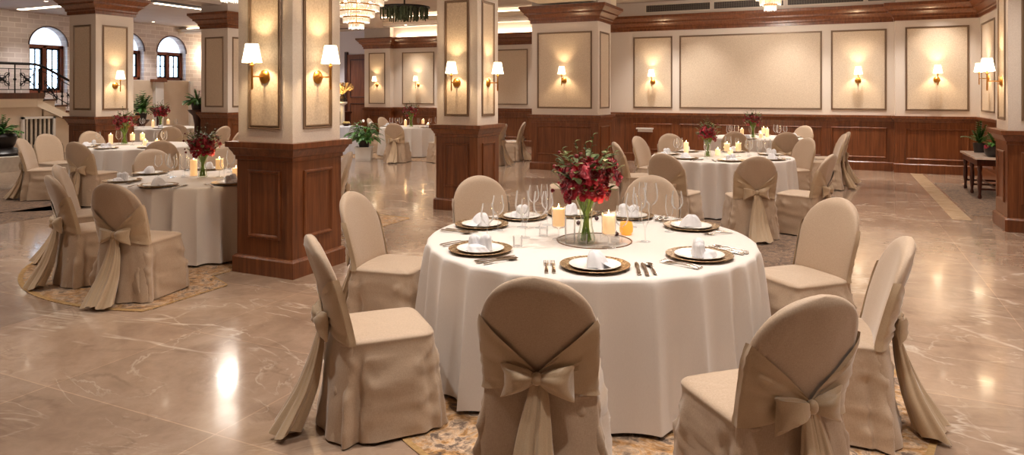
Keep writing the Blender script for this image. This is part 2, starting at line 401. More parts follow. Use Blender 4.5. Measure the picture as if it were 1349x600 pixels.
# arched brick wall on the left, X = -22
XL = -22.0
def arch_opening_wall():
    root = S('wall_left'); mb = M(); th = .4
    Ycs = [(13.4, .57, 1.66, 3.12, 'door'), (16.05, .6, 2.12, 3.12, 'win'), (17.78, .6, 2.12, 3.12, 'win'), (11.2,.57,1.66,3.12,'door')]
    Ycs.sort(); H = 4.1
    edges = [-5.3] 
    y = -5.3
    def quad(y0,z0,y1,z1):
        if y1-y0 > 1e-4 and z1-z0 > 1e-4: mb.box(XL-th, y0, z0, XL, y1, z1)
    for (yc, hw, zs, zt, k) in Ycs:
        quad(y, 0, yc-hw, H); quad(yc-hw, 0, yc+hw, zs)
        n = 20; pts = [(yc-hw*cos(PI*i/n), zt+hw*sin(PI*i/n)) for i in range(n+1)]
        vs = []; fs = []
        for xx in (XL, XL-th):
            for p in pts: vs.append((xx, p[0], p[1]))
            for p in pts: vs.append((xx, p[0], H))
        m = n+1
        for i in range(n):
            fs.append((i, m+i, m+i+1, i+1)); fs.append((2*m+i, 2*m+i+1, 3*m+i+1, 3*m+i)); fs.append((i, i+1, 2*m+i+1, 2*m+i))
        mb.add(vs, fs); y = yc+hw
    quad(y, 0, 20.2, H)
    mb.build('brickwork', MT['brick'], root, False)
    nw = 0; nd = 1
    for (yc, hw, zs, zt, k) in Ycs:
        n = 20
        if k == 'win': nw += 1; r = S('window_%d' % nw)
        else: nd += 1; r = S('door_%d' % nd)
        t = M(); pts = [(yc-hw*cos(PI*i/n), zt+hw*sin(PI*i/n)) for i in range(n+1)]
        rings = [[(XL+.02,p[0],p[1]),(XL+.02,yc+(p[0]-yc)*1.06,zt+(p[1]-zt)*1.06),(XL,yc+(p[0]-yc)*1.06,zt+(p[1]-zt)*1.06),(XL-.05,p[0],p[1])] for p in pts]
        t.grid(rings, closed_u=True); t.build('arch_trim', MT['wood_dark'], r)
        l = M(); l.add([(XL-.3, yc, zt)]+[(XL-.3,p[0],p[1]) for p in pts], [(0,i+1,i+2) for i in range(n)]); l.build('lunette', MT['lunette'], r, False)
        # frame with two sashes
        f = M(); x0, x1 = XL-.32, XL-.2
        f.box(x0, yc-hw, zt-.07, x1, yc+hw, zt+.03); f.box(x0, yc-hw, zs, x1, yc+hw, zs+.09)
        for yy in (yc-hw, yc-.06, yc+hw-.1): f.box(x0, yy, zs, x1, yy+.11, zt)
        f.build('window_frame', MT['window_wood'], r, False)
        for sgn in (-1, 1):
            ya, yb = (yc-hw+.11, yc-.06) if sgn < 0 else (yc+.05, yc+hw-.1)
            g = M(); s0 = zs+.09; s1 = zt-.07
            for q in ((ya, s0, ya+.05, s1),(yb-.05, s0, yb, s1),(ya, s0, yb, s0+.05),(ya, s1-.05, yb, s1),((ya+yb)/2-.014, s0, (ya+yb)/2+.014, s1),(ya,(s0+s1)/2-.014,yb,(s0+s1)/2+.014)):
                g.box(XL-.29, q[0], q[1], XL-.24, q[2], q[3])
            g.build('sash', MT['iron'], r, False)
            g = M(); g.add([(XL-.265,ya,s0),(XL-.265,yb,s0),(XL-.265,yb,s1),(XL-.265,ya,s1)], [(0,1,2,3)]); g.build('pane', MT['glass_window'], r, False)
    # cream lower wall and pilaster
    a = M(); a.box(XL, 14.6, 0, XL+.06, 18.6, 2.1); a.build('lower_panel', MT['beige_wall'], root, False)
    a = M(); a.box(XL+.06, 16.95, 0, XL+.22, 17.27, 2.05); a.build('pilaster', MT['white'], root, False)
    a = M(); a.box(XL+.06, 16.85, 2.05, XL+.28, 17.37, 2.15); a.build('pilaster_cap', MT['wood'], root, False)
    a = M(); a.box(XL+.06, 18.45, 0, XL+.16, 18.6, 2.1); a.build('edge_strip', MT['white'], root, False)
arch_opening_wall()
# floor & ceiling
a = M(); a.add([(-23,-5.3,0),(3,-5.3,0),(3,20.3,0),(-23,20.3,0)], [(0,1,2,3)]); o = a.build('floor', MT['marble'], None, False); tag(o, kind='structure')
cl = S('ceiling')
a = M(); a.box(-23,-5.3,4.1,3,20.3,4.3); a.build('ceiling_slab', MT['ceil'], cl, False)
a = M(); a.box(-5.3,15.4,3.86,2.6,16.7,4.1); a.box(-22,18.1,3.86,-5.3,20,4.1); a.build('soffit', MT['ceil'], cl, False)
a = M(); a.box(-5.75,-5,3.56,-4.55,15.4,4.1); a.build('beam', MT['cream'], cl, False)
a = M(); a.box(-13.3,-5,3.7,-12.9,18.1,4.1); a.build('beam', MT['ceil'], cl, False)
a = M(); sweep(a, [(-22,18.1),(-5.75,18.1)], [(0,3.86),(.04,3.88),(.04,3.92),(.10,3.97),(.12,3.98),(.12,4.0),(0,4.0)]); a.build('cove_molding', MT['cream'], cl)
a = M(); sweep(a, [(-4.55,15.4),(2.6,15.4)], [(0,3.86),(.04,3.88),(.04,3.92),(.10,3.97),(.12,3.98),(.12,4.0),(0,4.0)]); a.build('cove_molding', MT['cream'], cl)
for (x0,y0,x1,y1) in ((-21.5,18.0,-5.9,18.08),(-4.4,15.3,2.5,15.38)):
    a = M(); a.box(x0,y0,4.01,x1,y1,4.03); a.build('cove_strip', MT['cove'], cl, False)
a = M(); a.box(-13.4,19.50,3.5205,-5.4,19.58,3.524); a.build('cornice_light', emit('cornice_cove_light', (1,.84,.62,1), 22), cl, False)
# linear slots and light lines in the lobby ceiling
for (x0,y0,x1,y1,m) in ((-21.6,12.25,-14.5,12.42,'cove'),(-16.8,13.0,-16.68,17.9,'cove'),(-16.5,12.6,-16.2,17.9,'dark_grille'),(-20.5,13.0,-18.2,13.12,'cove'),(-21.5,9.2,-17,9.3,'cove')):
    a = M(); a.box(x0,y0,4.085,x1,y1,4.1); a.build('light_slot' if m=='cove' else 'air_slot', MT[m], cl, False)
a = M(); a.box(-21,19.0,3.85,-6,19.14,3.862); a.build('air_slot', MT['dark_grille'], cl, False)
# vents above the panelled wall
def vent(x0, x1, y=16.69, z0=3.62, z1=3.84):
    pass
vt = thing('air_vent', None, 'vent', (0,0,0))
for k in range(1):
    a = M(); rect_frame(a, (0,0,0), (1,0,0), (0,-1,0), 1.55, .2, [(0,0),(0,.015),(.02,.015),(.02,0)]); a.build('vent_frame', MT['cream'], vt)
    a = M(); a.box(.02,-.003,.02,1.53,-.001,.18); a.build('vent_back', MT['dark_grille'], vt, False)
    a = M()
    for i in range(5): a.box(.02,-.012,.03+i*.033,1.53,-.004,.036+i*.033)
    for i in range(28): a.box(.04+i*.053,-.008,.02,.045+i*.053,-.003,.18)
    a.build('grille', flat('vent_slats', srgb(120,108,96), .5), vt, False)
VP = Proto(vt)
for x, lb in ((-4.2,'long grey air vent nearest the wide pier'),(-2.6,'grey air vent second from the wide pier'),(-1.0,'grey air vent behind the crystal chandelier tip'),(.6,'grey air vent above the right end of the wall')):
    VP.put((x,16.695,3.6), 0, lb, 'air vents above the panelled wall')

# ------------------------------------------------------------------ mezzanine, stairs and railing
ms = S('trim_1')
XR = -19.6
a = M(); a.box(XL, 2, 0, XR, 11.75, 1.5); 
a.build('landing_base', MT['beige_wall'], ms, False)
a = M(); a.box(XL, 2, 1.5, XR+.04, 11.8, 1.66); a.build('landing_edge', MT['wood_dark'], ms, False)
a = M(); sweep(a, [(XR, 11.75),(XR, 2)][::-1], [(0,1.28),(.03,1.28),(.05,1.33),(.05,1.44),(.09,1.5),(0,1.5)]); a.build('landing_molding', MT['cream'], ms)
st = S('trim_2')
a = M(); c = M(); w = M()
nst = 9; rise = 1.66/(nst+1); tread = .30
for i in range(nst):
    z = 1.66-rise*(i+1); y0 = 11.8+i*tread
    a.box(XL, y0, z-.05, XR+.04, y0+tread+.02, z); w.box(XL, y0, 0, XR, y0+tread, z-.05)
a.build('tread', MT['wood_dark'], st, False); w.build('stair_base', MT['beige_wall'], st, False)
c = M(); y0, y1 = 11.6, 11.8+nst*tread
c.add([(XR,y0,1.5),(XR+.06,y0,1.5),(XR,y1,.02),(XR+.06,y1,.02),(XR,y0,1.3),(XR+.06,y0,1.3),(XR,y1-.35,.02),(XR+.06,y1-.35,.02)], [(0,1,3,2),(1,5,7,3),(4,6,7,5),(0,4,5,1),(0,2,6,4),(2,3,7,6)]); c.build('stringer', MT['cream'], st, False)
rl = thing('stair_railing', 'black wrought iron railing along the mezzanine landing and stair', 'railing', (XR-.06,0,0))
def railing():
    post = M(); 
    a = M(); pts = [(0,5,2.44),(0,11.45,2.44)]
    for i in range(7): t = i/6; pts.append((0, 11.5+.4*t, 2.44-.10*t*t))
    ex = 11.8+nst*tread; pts.append((0, ex, .98))
    a.tube(pts, .035, 8); a.build('handrail', MT['iron'], rl)
    a = M(); a.tube([(0,5,2.30),(0,11.45,2.30),(0,11.9,2.22),(0,ex,.84)], .012, 6); a.build('upper_bar', MT['iron'], rl)
    a = M(); a.tube([(0,5,1.75),(0,11.45,1.75),(0,11.9,1.70),(0,ex,.16)], .012, 6); a.build('lower_bar', MT['iron'], rl)
    y = 8.0; k = 0
    while y < ex:
        z = 0 if y < 11.5 else -(y-11.5)*.54
        b0 = 1.66+z if y < 11.8 else 1.62+z
        p = M(); p.tube([(0,y,b0),(0,y,2.42+z)], .018 if k%2 else .03, 6); p.ball((0,y,2.02+z), .04, 8, 5); p.build('baluster', MT['iron'], rl)
        if y+.62 < ex:
            s = M(); zz = -.54*.31 if y >= 11.5 else 0; cy, cz = y+.31, 2.02+z+zz; sl = -.54 if y >= 11.4 else 0
            for ang in range(4):
                s.tube([(0, cy+cos(PI/4+ang*PI/2)*.26*t, cz+sin(PI/4+ang*PI/2)*.24*t + sl*cos(PI/4+ang*PI/2)*.26*t) for t in (0,.25,.5,.75,1)], [.04,.028,.012,.02,.012], 5)
                q = PI/4+ang*PI/2
                s.tube([(0, cy+cos(q)*.17+.06*cos(u), cz+sin(q)*.16+.06*sin(u)+sl*cos(q)*.17) for u in [j*PI/5 for j in range(11)]], .009, 5)
            s.tube([(0, cy+.1*cos(u), cz+.1*sin(u)) for u in [j*PI/6 for j in range(13)]], .010, 5)
            s.build('scroll_panel', MT['iron'], rl)
        if y+.31 < ex:
            zz = z if y < 11.2 else -(y+.31-11.5)*.54
            for dy in (.15, .47):
                p = M(); za = -(y+dy-11.5)*.54 if y+dy > 11.5 else 0; p.tube([(0,y+dy,1.75+za),(0,y+dy,2.30+za)], .009, 5); p.build('slim_bar', MT['iron'], rl)
        y += .62; k += 1
railing()
g = thing('slatted_radiator', 'white slatted radiator grille on the wall under the mezzanine', 'radiator', (XR+.02, 11.2, .1), 0)
a = M(); a.box(0,0,0,.08,.86,.06); a.box(0,0,.86,.08,.86,.92); a.box(0,0,0,.08,.06,.92); a.box(0,.8,0,.08,.86,.92); a.build('grille_frame', MT['white'], g, False)
a = M(); a.box(.005,.06,.06,.02,.8,.86); a.build('back_panel', MT['dark_grille'], g, False)
for i in range(6):
    a = M(); a.box(.02,.1+i*.115,.06,.06,.15+i*.115,.86); a.build('slat', MT['stone'], g, False)

# ------------------------------------------------------------------ sconces
def make_sconce():
    """wall is the local plane y=0, room on -y"""
    t = thing('wall_sconce', '', 'wall lamp')
    a = M(); a.lathe([(.001,0),(.062,0),(.062,.012),(.052,.022),(.03,.03),(.001,.032)], 24); a.xf(Matrix.Rotation(PI/2,4,'X')); a.build('backplate', MT['brass'], t)
    a = M(); a.tube([(0,-.02,0),(0,-.15,0)], .007, 8); a.build('arm', MT['brass'], t)
    a = M(); a.lathe([(.001,-.12),(.006,-.118),(.011,-.10),(.009,.03),(.009,.085),(.018,.09),(.018,.105),(.010,.11),(.010,.14),(.014,.15),(.001,.152)], 12, (0,-.155,0)); a.build('stem', MT['brass'], t)
    a = M(); a.lathe([(.086,.125),(.056,.29)], 28, (0,-.155,0)); a.build('lamp_shade', MT['shade'], t)
    l = light('POINT', 'sconce_bulb', (0,-.155,.215), 15, (1,.72,.42), t, .025)
    return t
SC = Proto(make_sconce())
G = 'brass wall sconces with cream shades'
def sc(x, y, ang, lb, z=1.80): SC.put((x, y, z), ang, lb, G)
sc(-4.705, 4.78, 0, 'brass sconce on the left face of the nearest column')
sc(-4.38, 5.105, PI/2, 'brass sconce on the right face of the nearest column')
sc(-4.83, 8.53, 0, 'brass sconce on the left face of the column behind the front table')
sc(-4.506, 8.855, PI/2, 'brass sconce on the right face of the column behind the front table')
sc(-5.25, 13.9, 0, 'brass sconce on the wide pier', 1.93)
sc(-4.02, 16.7, 0, 'brass sconce in the narrow wall panel beside the wide pier', 1.93)
sc(.43, 16.7, 0, 'brass sconce in the panel right of the widest wall panel', 1.93)
sc(1.86, 16.5, 0, 'brass sconce on the projecting wall panel near the right corner', 1.93)
sc(1.86, 10.345, -PI/2, 'brass sconce on the column at the right edge', 1.80)
sc(2.6, 15.6, -PI/2, 'brass sconce on the right side wall half hidden by a nearer one', 1.93)
sc(-12.7, 8.99, PI/2, 'brass sconce on the column by the stair', 1.80)
sc(-14.08, 19.4, 0, 'far brass sconce on the narrow pilaster left of the potted plant table', 1.93)
sc(-12.57, 19.6, 0, 'far brass sconce in the middle panel behind the far table', 1.93)
sc(-11.15, 19.6, 0, 'far brass sconce just left of the middle column', 1.93)
gl = thing('globe_wall_lamp', 'small glowing globe lamp on the pale brick wall', 'wall lamp', (XL+.02, 19.2, 3.0))
a = M(); a.box(0,-.05,-.08,.03,.05,.08); a.build('backplate', MT['brass'], gl); a = M(); a.ball((.12,0,0), .09, 14, 10); a.build('globe', MT['shade'], gl); light('POINT','lobby_lamp_bulb',(.3,0,0),40,(1,.8,.55),gl,.08)

# ------------------------------------------------------------------ chandeliers
def chandelier(x, y, zb, rad, label, e=60, tiers=6, ht=1.0, core=True):
    t = thing('crystal_chandelier', label, 'chandelier', (x, y, zb))
    for k in range(tiers):
        f = (k+1)/tiers; r = rad*f**.8; z = .0+ (ht*.75)*(k/tiers)
        a = M(); a.lathe([(r-.014,z+.122),(r+.014,z+.122),(r+.014,z+.15),(r-.014,z+.15)], 36); a.build('tier_ring', MT['brass'], t)
        n = max(8, int(r*2*PI/.034)); a = M()
        for i in range(n):
            an = 2*PI*i/n; cx, cy = r*cos(an), r*sin(an); L = .11*(.9+.2*R.random())
            a.lathe([(.001,-L),(.011,-L*.75),(.012,-.02),(.004,0)], 5, (cx,cy,z+.13))
            if i % 2 == 0: a.lathe([(.001,-L*.8),(.010,-L*.5),(.008,0)], 5, (cx*.93,cy*.93,z+.13))
        o = a.build('crystal_tier', MT['crystal'], t, False); 
    for k in range(8):
        an = k*PI/4; a = M(); a.ball((rad*.55*cos(an), rad*.55*sin(an), ht*.55), .035, 8, 6); a.build('bulb', MT['crystal_core'], t)
    a = M(); a.tube([(0,0,.1),(0,0,4.1-zb)], .012, 6); a.lathe([(.001,4.05-zb),(.08,4.07-zb),(.08,4.1-zb)], 16); a.build('stem', MT['brass'], t)
    light('POINT','chandelier_glow',(0,0,-.12),e*.55,(1,.91,.80),t,.2)
    light('POINT','chandelier_uplight',(0,0,ht*.5),e*.45,(1,.91,.80),t,.25)
    return t
chandelier(-9.24, 12.0, 3.0, .66, 'large tiered crystal chandelier hanging beyond the nearest column', 110)
chandelier(-8.95, 8.35, 3.12, .66, 'crystal chandelier tip showing left of the nearest column', 55)
chandelier(-1.2, 14.9, 3.3, .42, 'small crystal chandelier hanging before the panelled wall', 90, 5, .7)
chandelier(-1.3, 9.3, 3.3, .42, 'added unseen crystal chandelier for fill light over the table behind the front table', 110, 5, .7)  # this and the next two hang out of view, added as ambient fill
chandelier(-1.3, 3.6, 3.3, .42, 'added unseen crystal chandelier for fill light over the front table', 110, 5, .7)
chandelier(-8.9, 3.8, 3.12, .66, 'added unseen crystal chandelier for fill light over the left side of the room', 110)
dk = thing('dark_rod_chandelier', 'dark unlit fixture of hanging smoky glass rods', 'chandelier', (-9.5, 14.2, 3.42))
a = M(); a.lathe([(.001,.30),(.62,.30),(.62,.33),(.001,.33)], 30); a.build('ceiling_plate', MT['iron'], dk)
a = M(); a.tube([(0,0,.33),(0,0,.68)], .02, 6); a.build('stem', MT['iron'], dk)
a = M()
for i in range(170):
    an = R.random()*2*PI; r = .6*math.sqrt(R.random()); L = .2+.12*R.random()
    a.lathe([(.001,.3-L),(.012,.3-L+.01),(.012,.3)], 5, (r*cos(an), r*sin(an), 0))
o = a.build('glass_rods', MT['dark_crystal'], dk, False); tag(o, kind='stuff')

# ------------------------------------------------------------------ ceiling downlights
def make_down():
    t = thing('ceiling_downlight', 'round recessed ceiling downlight', 'ceiling light')
    a = M(); a.lathe([(.05,-.001),(.075,-.001),(.075,-.008),(.05,-.006)], 20); a.build('trim_ring', MT['cream'], t)
    a = M(); a.lathe([(.001,-.002),(.05,-.002)], 20); a.build('lens', MT['down'], t)
    l = light('SPOT', 'downlight_beam', (0,0,-.02), 215, (1,.925,.84), t, .05, spot_size=math.radians(84), spot_blend=.9)
    return t
DN = Proto(make_down())
for yy in (2.2, 4.2, 6.6, 9.0, 12.0):
    for xx in (-3.1, -.2, 1.9):
        DN.put((xx, yy, 4.1), 0, None, 'ceiling downlights in rows')
for yy in (2.5, 6.5, 9.0, 11.5, 14.0, 16.3):
    for xx in (-7.2, -11.3, -15.5, -19): DN.put((xx, yy, 4.1), 0, None, 'ceiling downlights in rows')  # the leftmost file is added to brighten the dim lobby
for yy in (8.5, 10.6, 12.4, 14.6, 16.4, 18.2): DN.put((-21.2, yy, 4.1), 0, None, 'ceiling downlights in rows')  # extra row added to wash the brick wall with light
for xx in (-15.6, -16.8, -18.5): DN.put((xx, 19.1, 3.86), 0, None, 'ceiling downlights in rows')  # added lamps that lift the dark white lobby wall
for xx in (-3.9, -2.9, -.9, .45, 1.9): DN.put((xx, 15.9, 3.86), 0, None, 'ceiling downlights in rows')
for xx in (-12.6, -10.9, -7.6): DN.put((xx, 18.9, 3.86), 0, None, 'ceiling downlights in rows')

# ------------------------------------------------------------------ banquet chair
def spow(v, p): return math.copysign(abs(v)**p, v)
def back_hw(z):
    if z < .50: return .262 - .036*(z/.50)
    if z < .70: return .226 + .008*(z-.5)/.2
    t = min((z-.70)/.25, 1); return .234*max(1-t**2.3, 0)**.5
def back_c(z):
    if z < .47: return -.285 + .055*(z/.47)
    return -.230 - .135*((z-.47)/.48)**1.15
def back_th(z): return .034 if z > .47 else .034+.0*(.47-z)
def back_y(x, z, side=-1):       # surface of the back slab (side -1: rear)
    hw = max(back_hw(z), .05); k = min(abs(x)/hw, 1)
    return back_c(z) + .035*(x/.23)**2 + side*back_th(z)*(1-k**5*.75)
def make_chair(seed):
    t = thing('banquet_chair', '', 'chair')
    no = lambda x, y, z, s: noise.noise(Vector((x*s+seed*7, y*s, z*s)))
    # seat cover and skirt
    a = M(); n = 184; rings = []
    lv = [(.0005,.478,5,0),(.25,.480,3.5,0),(.6,.479,4.5,0),(.88,.474,6,0),(.965,.469,7,0),(1.0,.461,7,0),(1.012,.455,7,0),(1.003,.448,7,0)]
    for f, z, ex, _ in lv:
        rings.append([(.232*f*spow(cos(2*PI*i/n), 2/ex), (.222 if sin(2*PI*i/n)>0 else .245)*f*spow(sin(2*PI*i/n), 2/ex), z+.003*no(cos(2*PI*i/n)*f, sin(2*PI*i/n)*f, 0, 3)) for i in range(n)])
    for k in range(1, 25):
        h = k/24; z = .448 - .436*h
        ring = []
        for i in range(n):
            an = 2*PI*i/n; cx, cy = spow(cos(an), 2/6), spow(sin(an), 2/6)
            hw = .232+.052*h**1.1; yf = .222+.045*h; yb = -.245-.035*h
            x = hw*cx; y = (yf if cy > 0 else -yb)*cy
            x *= 1.0
            # broad folds + fine wrinkles
            w = .012*h*sin(an*5+seed*1.7+1.5*no(cx,cy,z,1.5)) + .008*h*sin(an*11+seed) + .022*no(x, y, z*.6, 6)*min(1, h*3) + .014*no(x+z*.6, y+z*.6, z*1.2, 11)*min(1,h*6)
            rg = (1-abs(no(x+z*.8, y-z*.5, z*.7, 5.5)))**8; rg2 = (1-abs(no(y-z, x+z*.6, z+5, 8)))**9
            w += (.011*rg + .007*rg2)*min(1, h*5)*(1.1-.5*h)
            d = math.hypot(x, y) or 1
            # kick pleats at the rear corners
            for s in (-1, 1):
                dd = math.hypot(x-s*hw, y-yb*.86); w += (.04*math.exp(-(dd/.03)**2) - .034*math.exp(-((dd-.055)/.02)**2))*min(1, h*1.5)
            ring.append((x+w*x/d, y+w*y/d, z + (.006*sin(an*4+seed) if k == 24 else 0)))
        rings.append(ring)
    a.loft(rings, True, False); a.build('seat_cover', MT['cover'], t, True, 60)
    # backrest cover down to the floor
    a = M(); zs = [.012,.04,.08,.12,.16,.20,.24,.28,.32,.36,.40,.44,.47,.50,.53,.56,.59,.62,.65,.68,.70,.74,.78,.82,.85,.875,.897,.915,.930,.940,.946,.9495]; m = 96; rings = []
    for z in zs:
        hw = back_hw(z); c = back_c(z); th = back_th(z)*(1 if z < .9 else max(.35, 1-((z-.9)/.05)**2*.65)); ring = []
        for i in range(m):
            an = 2*PI*i/m; x = hw*spow(cos(an), 2/3.2); dy = th*spow(sin(an), 2/2.6)
            lo = max(0, (.46-z)/.46)
            w = (.010*lo*sin(x*34+seed*2) + .014*lo*no(x,z,0,9) + .005*no(x, z, 1, 7) + .006*(1-abs(no(x*1.3,z*.5+x*.5,2,6)))**8*(1 if z<.9 else 0)) if sin(an) < 0 else .002*no(x,z,2,9)
            ring.append((x*(1+.01*lo*sin(z*20+seed)), c + .035*(x/.23)**2 + dy - abs(w)*0 - w, z))
        rings.append(ring)
    a.loft(rings); a.build('backrest_cover', MT['cover'], t, True, 60)
    # piping along the back outline
    pts = []
    for k in range(41):
        q = k/40*PI; z = .56+.39*abs(sin(q))**.85 if 0 else None
    # sash
    zu = lambda s: .560 + .215*min(abs(s),1)**.95
    zl = lambda s: .528 - .075*min(abs(s),1)**.7
    a = M(); rows = []
    for j in range(15):
        tt = j/14; row = []
        for i in range(61):
            s = -1.32+2.64*i/60; ss = max(-1, min(1, s)); z = zl(s)+(zu(s)-zl(s))*tt
            hw = back_hw(z)+.004; x = ss*hw
            fold = (.009*sin(tt*17+seed*1.3+2.2*abs(ss)) + .005*sin(tt*31+2*ss+seed))*min(1, .3+abs(ss)) 
            if abs(s) <= 1: y = back_y(x, z)-.008-abs(fold) - (.012*(1-abs(ss)/.15) if abs(ss) < .15 else 0)
            else:
                e = (abs(s)-1)/.32; y = back_y(x, z)-.008+e*.034; x += math.copysign(.003+abs(fold)*.4-.006*e, x)
            row.append((x, y, z))
        rows.append(row)
    a.grid(rows); sash = a.build('sash', MT['sash'], t, True, 60)
    kz = .542; ky = back_y(0, kz)-.022
    for s in (-1, 1):
        a = M(); rings = []; na = 12; nb = 28
        for i in range(na+1):
            u = i/na; x = s*(.012+.124*u); h = .018+.050*u**.75; d = .010+.020*sin(PI*min(u*1.05,1))**.8+.004
            if u > .94: h *= .97; d *= .55
            zc = kz-.004-.018*u*u + (.006 if s > 0 else 0)*u; yc = ky-.006-.012*sin(PI*u)+.008*u
            ring = []
            for k in range(nb):
                q = 2*PI*k/nb; rr = 1+.13*sin(q*5+seed+s)*(1-u*.5)+.06*sin(q*9+u*3)
                ring.append((x+.010*s*cos(q*2)*u, yc+d*sin(q)*rr, zc+h*spow(cos(q),.85)*rr))
            rings.append(ring)
        a.loft(rings); a.build('bow_loop', MT['sash'], sash, True, 60)
    a = M(); a.ball((0, ky-.014, kz), .026, 16, 10, (.9,.75,1.0)); 
    a.build('knot', MT['sash'], sash, True, 60)
    for s, ln, sw in ((-1, .508, .07), (1, .504, .09)):
        a = M(); rows = []
        for j in range(25):
            u = j/24; z = kz-.008-ln*u; wx = .013+.052*u**.75; wy = .010+.062*u**1.15; row = []
            xc = s*(.012+.036*u**.8)+.008*sin(u*5+seed); base = min(ky+.004, back_y(xc, max(z,.02))-.004)
            yc = base - wy*.85 - sw*u*u
            for i in range(44):
                q = 2*PI*i/44; rr = 1+(.08+.12*u)*sin(5*q+seed+s+1.5*u)+(.05+.07*u)*sin(8*q+2*s+2.5*sin(q+seed))+.22*u*sin(2*q+seed*2+s)
                row.append((xc+wx*cos(q)*rr, yc+wy*sin(q)*rr, z+.012*u*u*sin(3*q+s)))
            rows.append(row)
        a.loft(rows); a.build('sash_tail', MT['sash'], sash, True, 70)
    return t
chairs = [Proto(make_chair(k)) for k in range(3)]
CN = [0]
def chair(x, z, fx, fz, label, group, d=None):
    """x,z: top centre of the back (camera-plane metres); fx,fz: facing"""
    X, Y = P(x, z); gx, gy = P(fx, fz); L = math.hypot(gx, gy); gx, gy = gx/L, gy/L
    ang = math.atan2(gy, gx) - PI/2
    CN[0] += 1
    return chairs[CN[0] % 3].put((X+gx*.35, Y+gy*.35, 0), ang, label, group)
T1 = (.481, 4.35); T2 = (-3.30, 7.46); T3 = (3.0, 9.95); T4 = (4.98, 14.25); T5 = (-2.58, 18.7); T6 = (-6.45, 12.0); T7 = (-9.3, 18.3)
def to(T, x, z, dx=0, dz=0): return (T[0]-x+dx, T[1]-z+dz)
g1 = 'chairs around the front table'
def C(T, x, z, lb, g, f=None, push=True):
    dx, dz = x-T[0], z-T[1]; d = math.hypot(dx, dz); mn = 1.73 if T is T1 else 1.66 if T is not T2 else 1.6
    if d < mn and push: q = min(mn, d+.24)/d; x, z = T[0]+dx*q, T[1]+dz*q
    chair(x, z, *(f or to(T, x, z)), lb, g)
C(T1, -.93, 3.47, 'beige chair in profile at the left of the front table, sash trailing on the floor', g1, (1.0,.42))
C(T1, .09, 2.66, 'beige chair seen squarely from behind in front of the table', g1, (.16,1))
C(T1, 1.07, 2.42, 'beige chair pulled out at the front right with a crooked bow', g1, (-.30,.95))
C(T1, 1.86, 3.43, 'beige chair side-on at the right of the front table with its bow outward', g1, (-.86,.30))
C(T1, 2.01, 4.62, 'beige chair at the right rear of the front table showing its plain front', g1, (-.95,-.36))
C(T1, -.92, 4.86, 'beige chair at the left rear of the front table facing the camera side', g1, (.95,-.28))
C(T1, -.28, 5.90, 'beige chair just in front of the middle column, behind the front table', g1, (.25,-1))
C(T1, 1.17, 5.88, 'beige chair behind the wine glasses of the front table', g1, (-.25,-1))
g2 = 'chairs around the table left of the nearest column'
C(T2, -3.13, 5.41, 'beige chair with a neat bow standing alone before the left table', g2, (.22,1))
C(T2, -3.95, 5.95, 'beige chair at the left table just left of the chair with the neat bow', g2, (.7,.72))
C(T2, -4.45, 6.8, 'beige chair mostly hidden behind another at the left table', g2, (1,.45), False)
C(T2, -4.52, 8.72, 'beige chair at the back left of the left table behind wine glasses', g2)
C(T2, -3.85, 9.36, 'beige chair behind the candles of the left table', g2)
C(T2, -1.95, 8.35, 'beige chair peeping out right of the nearest column', g2, (-1,-.4))
g3 = 'chairs around the table behind the front table'
C(T3, 2.73, 7.72, 'beige chair with long sash tails seen squarely from behind at the middle right table', g3, (.05,1))
C(T3, 1.76, 8.11, 'beige chair turned right at the front left of the middle right table', g3, (.75,.9))
C(T3, 1.72, 10.0, 'pale narrow chair at the left end of the middle right table', g3, (1,.1))
C(T3, 2.04, 11.35, 'pale chair at the back left of the middle right table', g3, (.9,-.75))
C(T3, 2.74, 12.1, 'pale chair behind the middle right table against the dark panelling', g3, (.1,-1))
C(T3, 3.68, 8.0, 'beige chair at the front right of the middle right table, bow on its side', g3, (-.8,.75))
C(T3, 4.66, 10.95, 'white-looking chair facing left at the right end of the middle right table', g3, (-1,-.35))
g4 = 'chairs around the rear right table'
C(T4, 4.10, 12.8, 'grey-beige chair back behind the candles, left one before the rear right table', g4, (.35,1))
C(T4, 4.98, 12.75, 'grey-beige chair with a gold sash before the rear right table', g4, (.1,1))
C(T4, 6.15, 14.95, 'small pale chair behind the rear right table', g4, (-.85,-.6))
C(T4, 5.74, 12.0, 'pale chair side-on with a trailing gold sash near the panelled wall', g4, (-1,.25))
C(T4, 6.12, 12.65, 'pale chair edge just behind the side-on chair near the panelled wall', g4, (-1,.3))
g5 = 'chairs around the far middle table'
C(T5, -2.80, 16.4, 'small beige chair with a bow before the far middle table', g5, (.15,1))
C(T5, -3.80, 19.35, 'white chair back leaning right of the potted plant, lower one', g5, (1,-.1))
C(T5, -3.85, 20.5, 'white chair back at the far middle table nearest the pilaster', g5, (1,-.6))
C(T5, -1.55, 16.4, 'pale chair half hidden by the middle column on its left', g5, (-.6,1))
g5b = 'chairs right of the middle column'
C(T5, -.15, 15.9, 'pale chair skirt just right of the middle column', g5b, (-1,.25))
C(T5, .30, 17.0, 'pale chair in profile right of the middle column with a gold sash', g5b, (-1,.15))
g6 = 'chairs around the far left table'
C(T6, -7.62, 12.75, 'pale chair against the stair column behind the far left table', g6)
C(T6, -6.32, 10.05, 'beige chair with a bow before the far left table', g6, (.25,1))
C(T6, -7.63, 10.8, 'pale chair in profile near the left edge of the picture', g6, (1,.25))
C(T6, -7.85, 12.05, 'white chair front left of the far left table', g6, (1,-.45))
C(T6, -5.20, 10.3, 'grey-beige chair back between the two left tables', g6, (-.45,1))
C(T6, -5.2, 12.75, 'tall beige chair back right of the left table flowers', g6, (-1,-.1))
g7 = 'chairs around the farthest left table'
C(T7, -6.15, 14.9, 'white chair against the far column base', g7, (-1,.35))
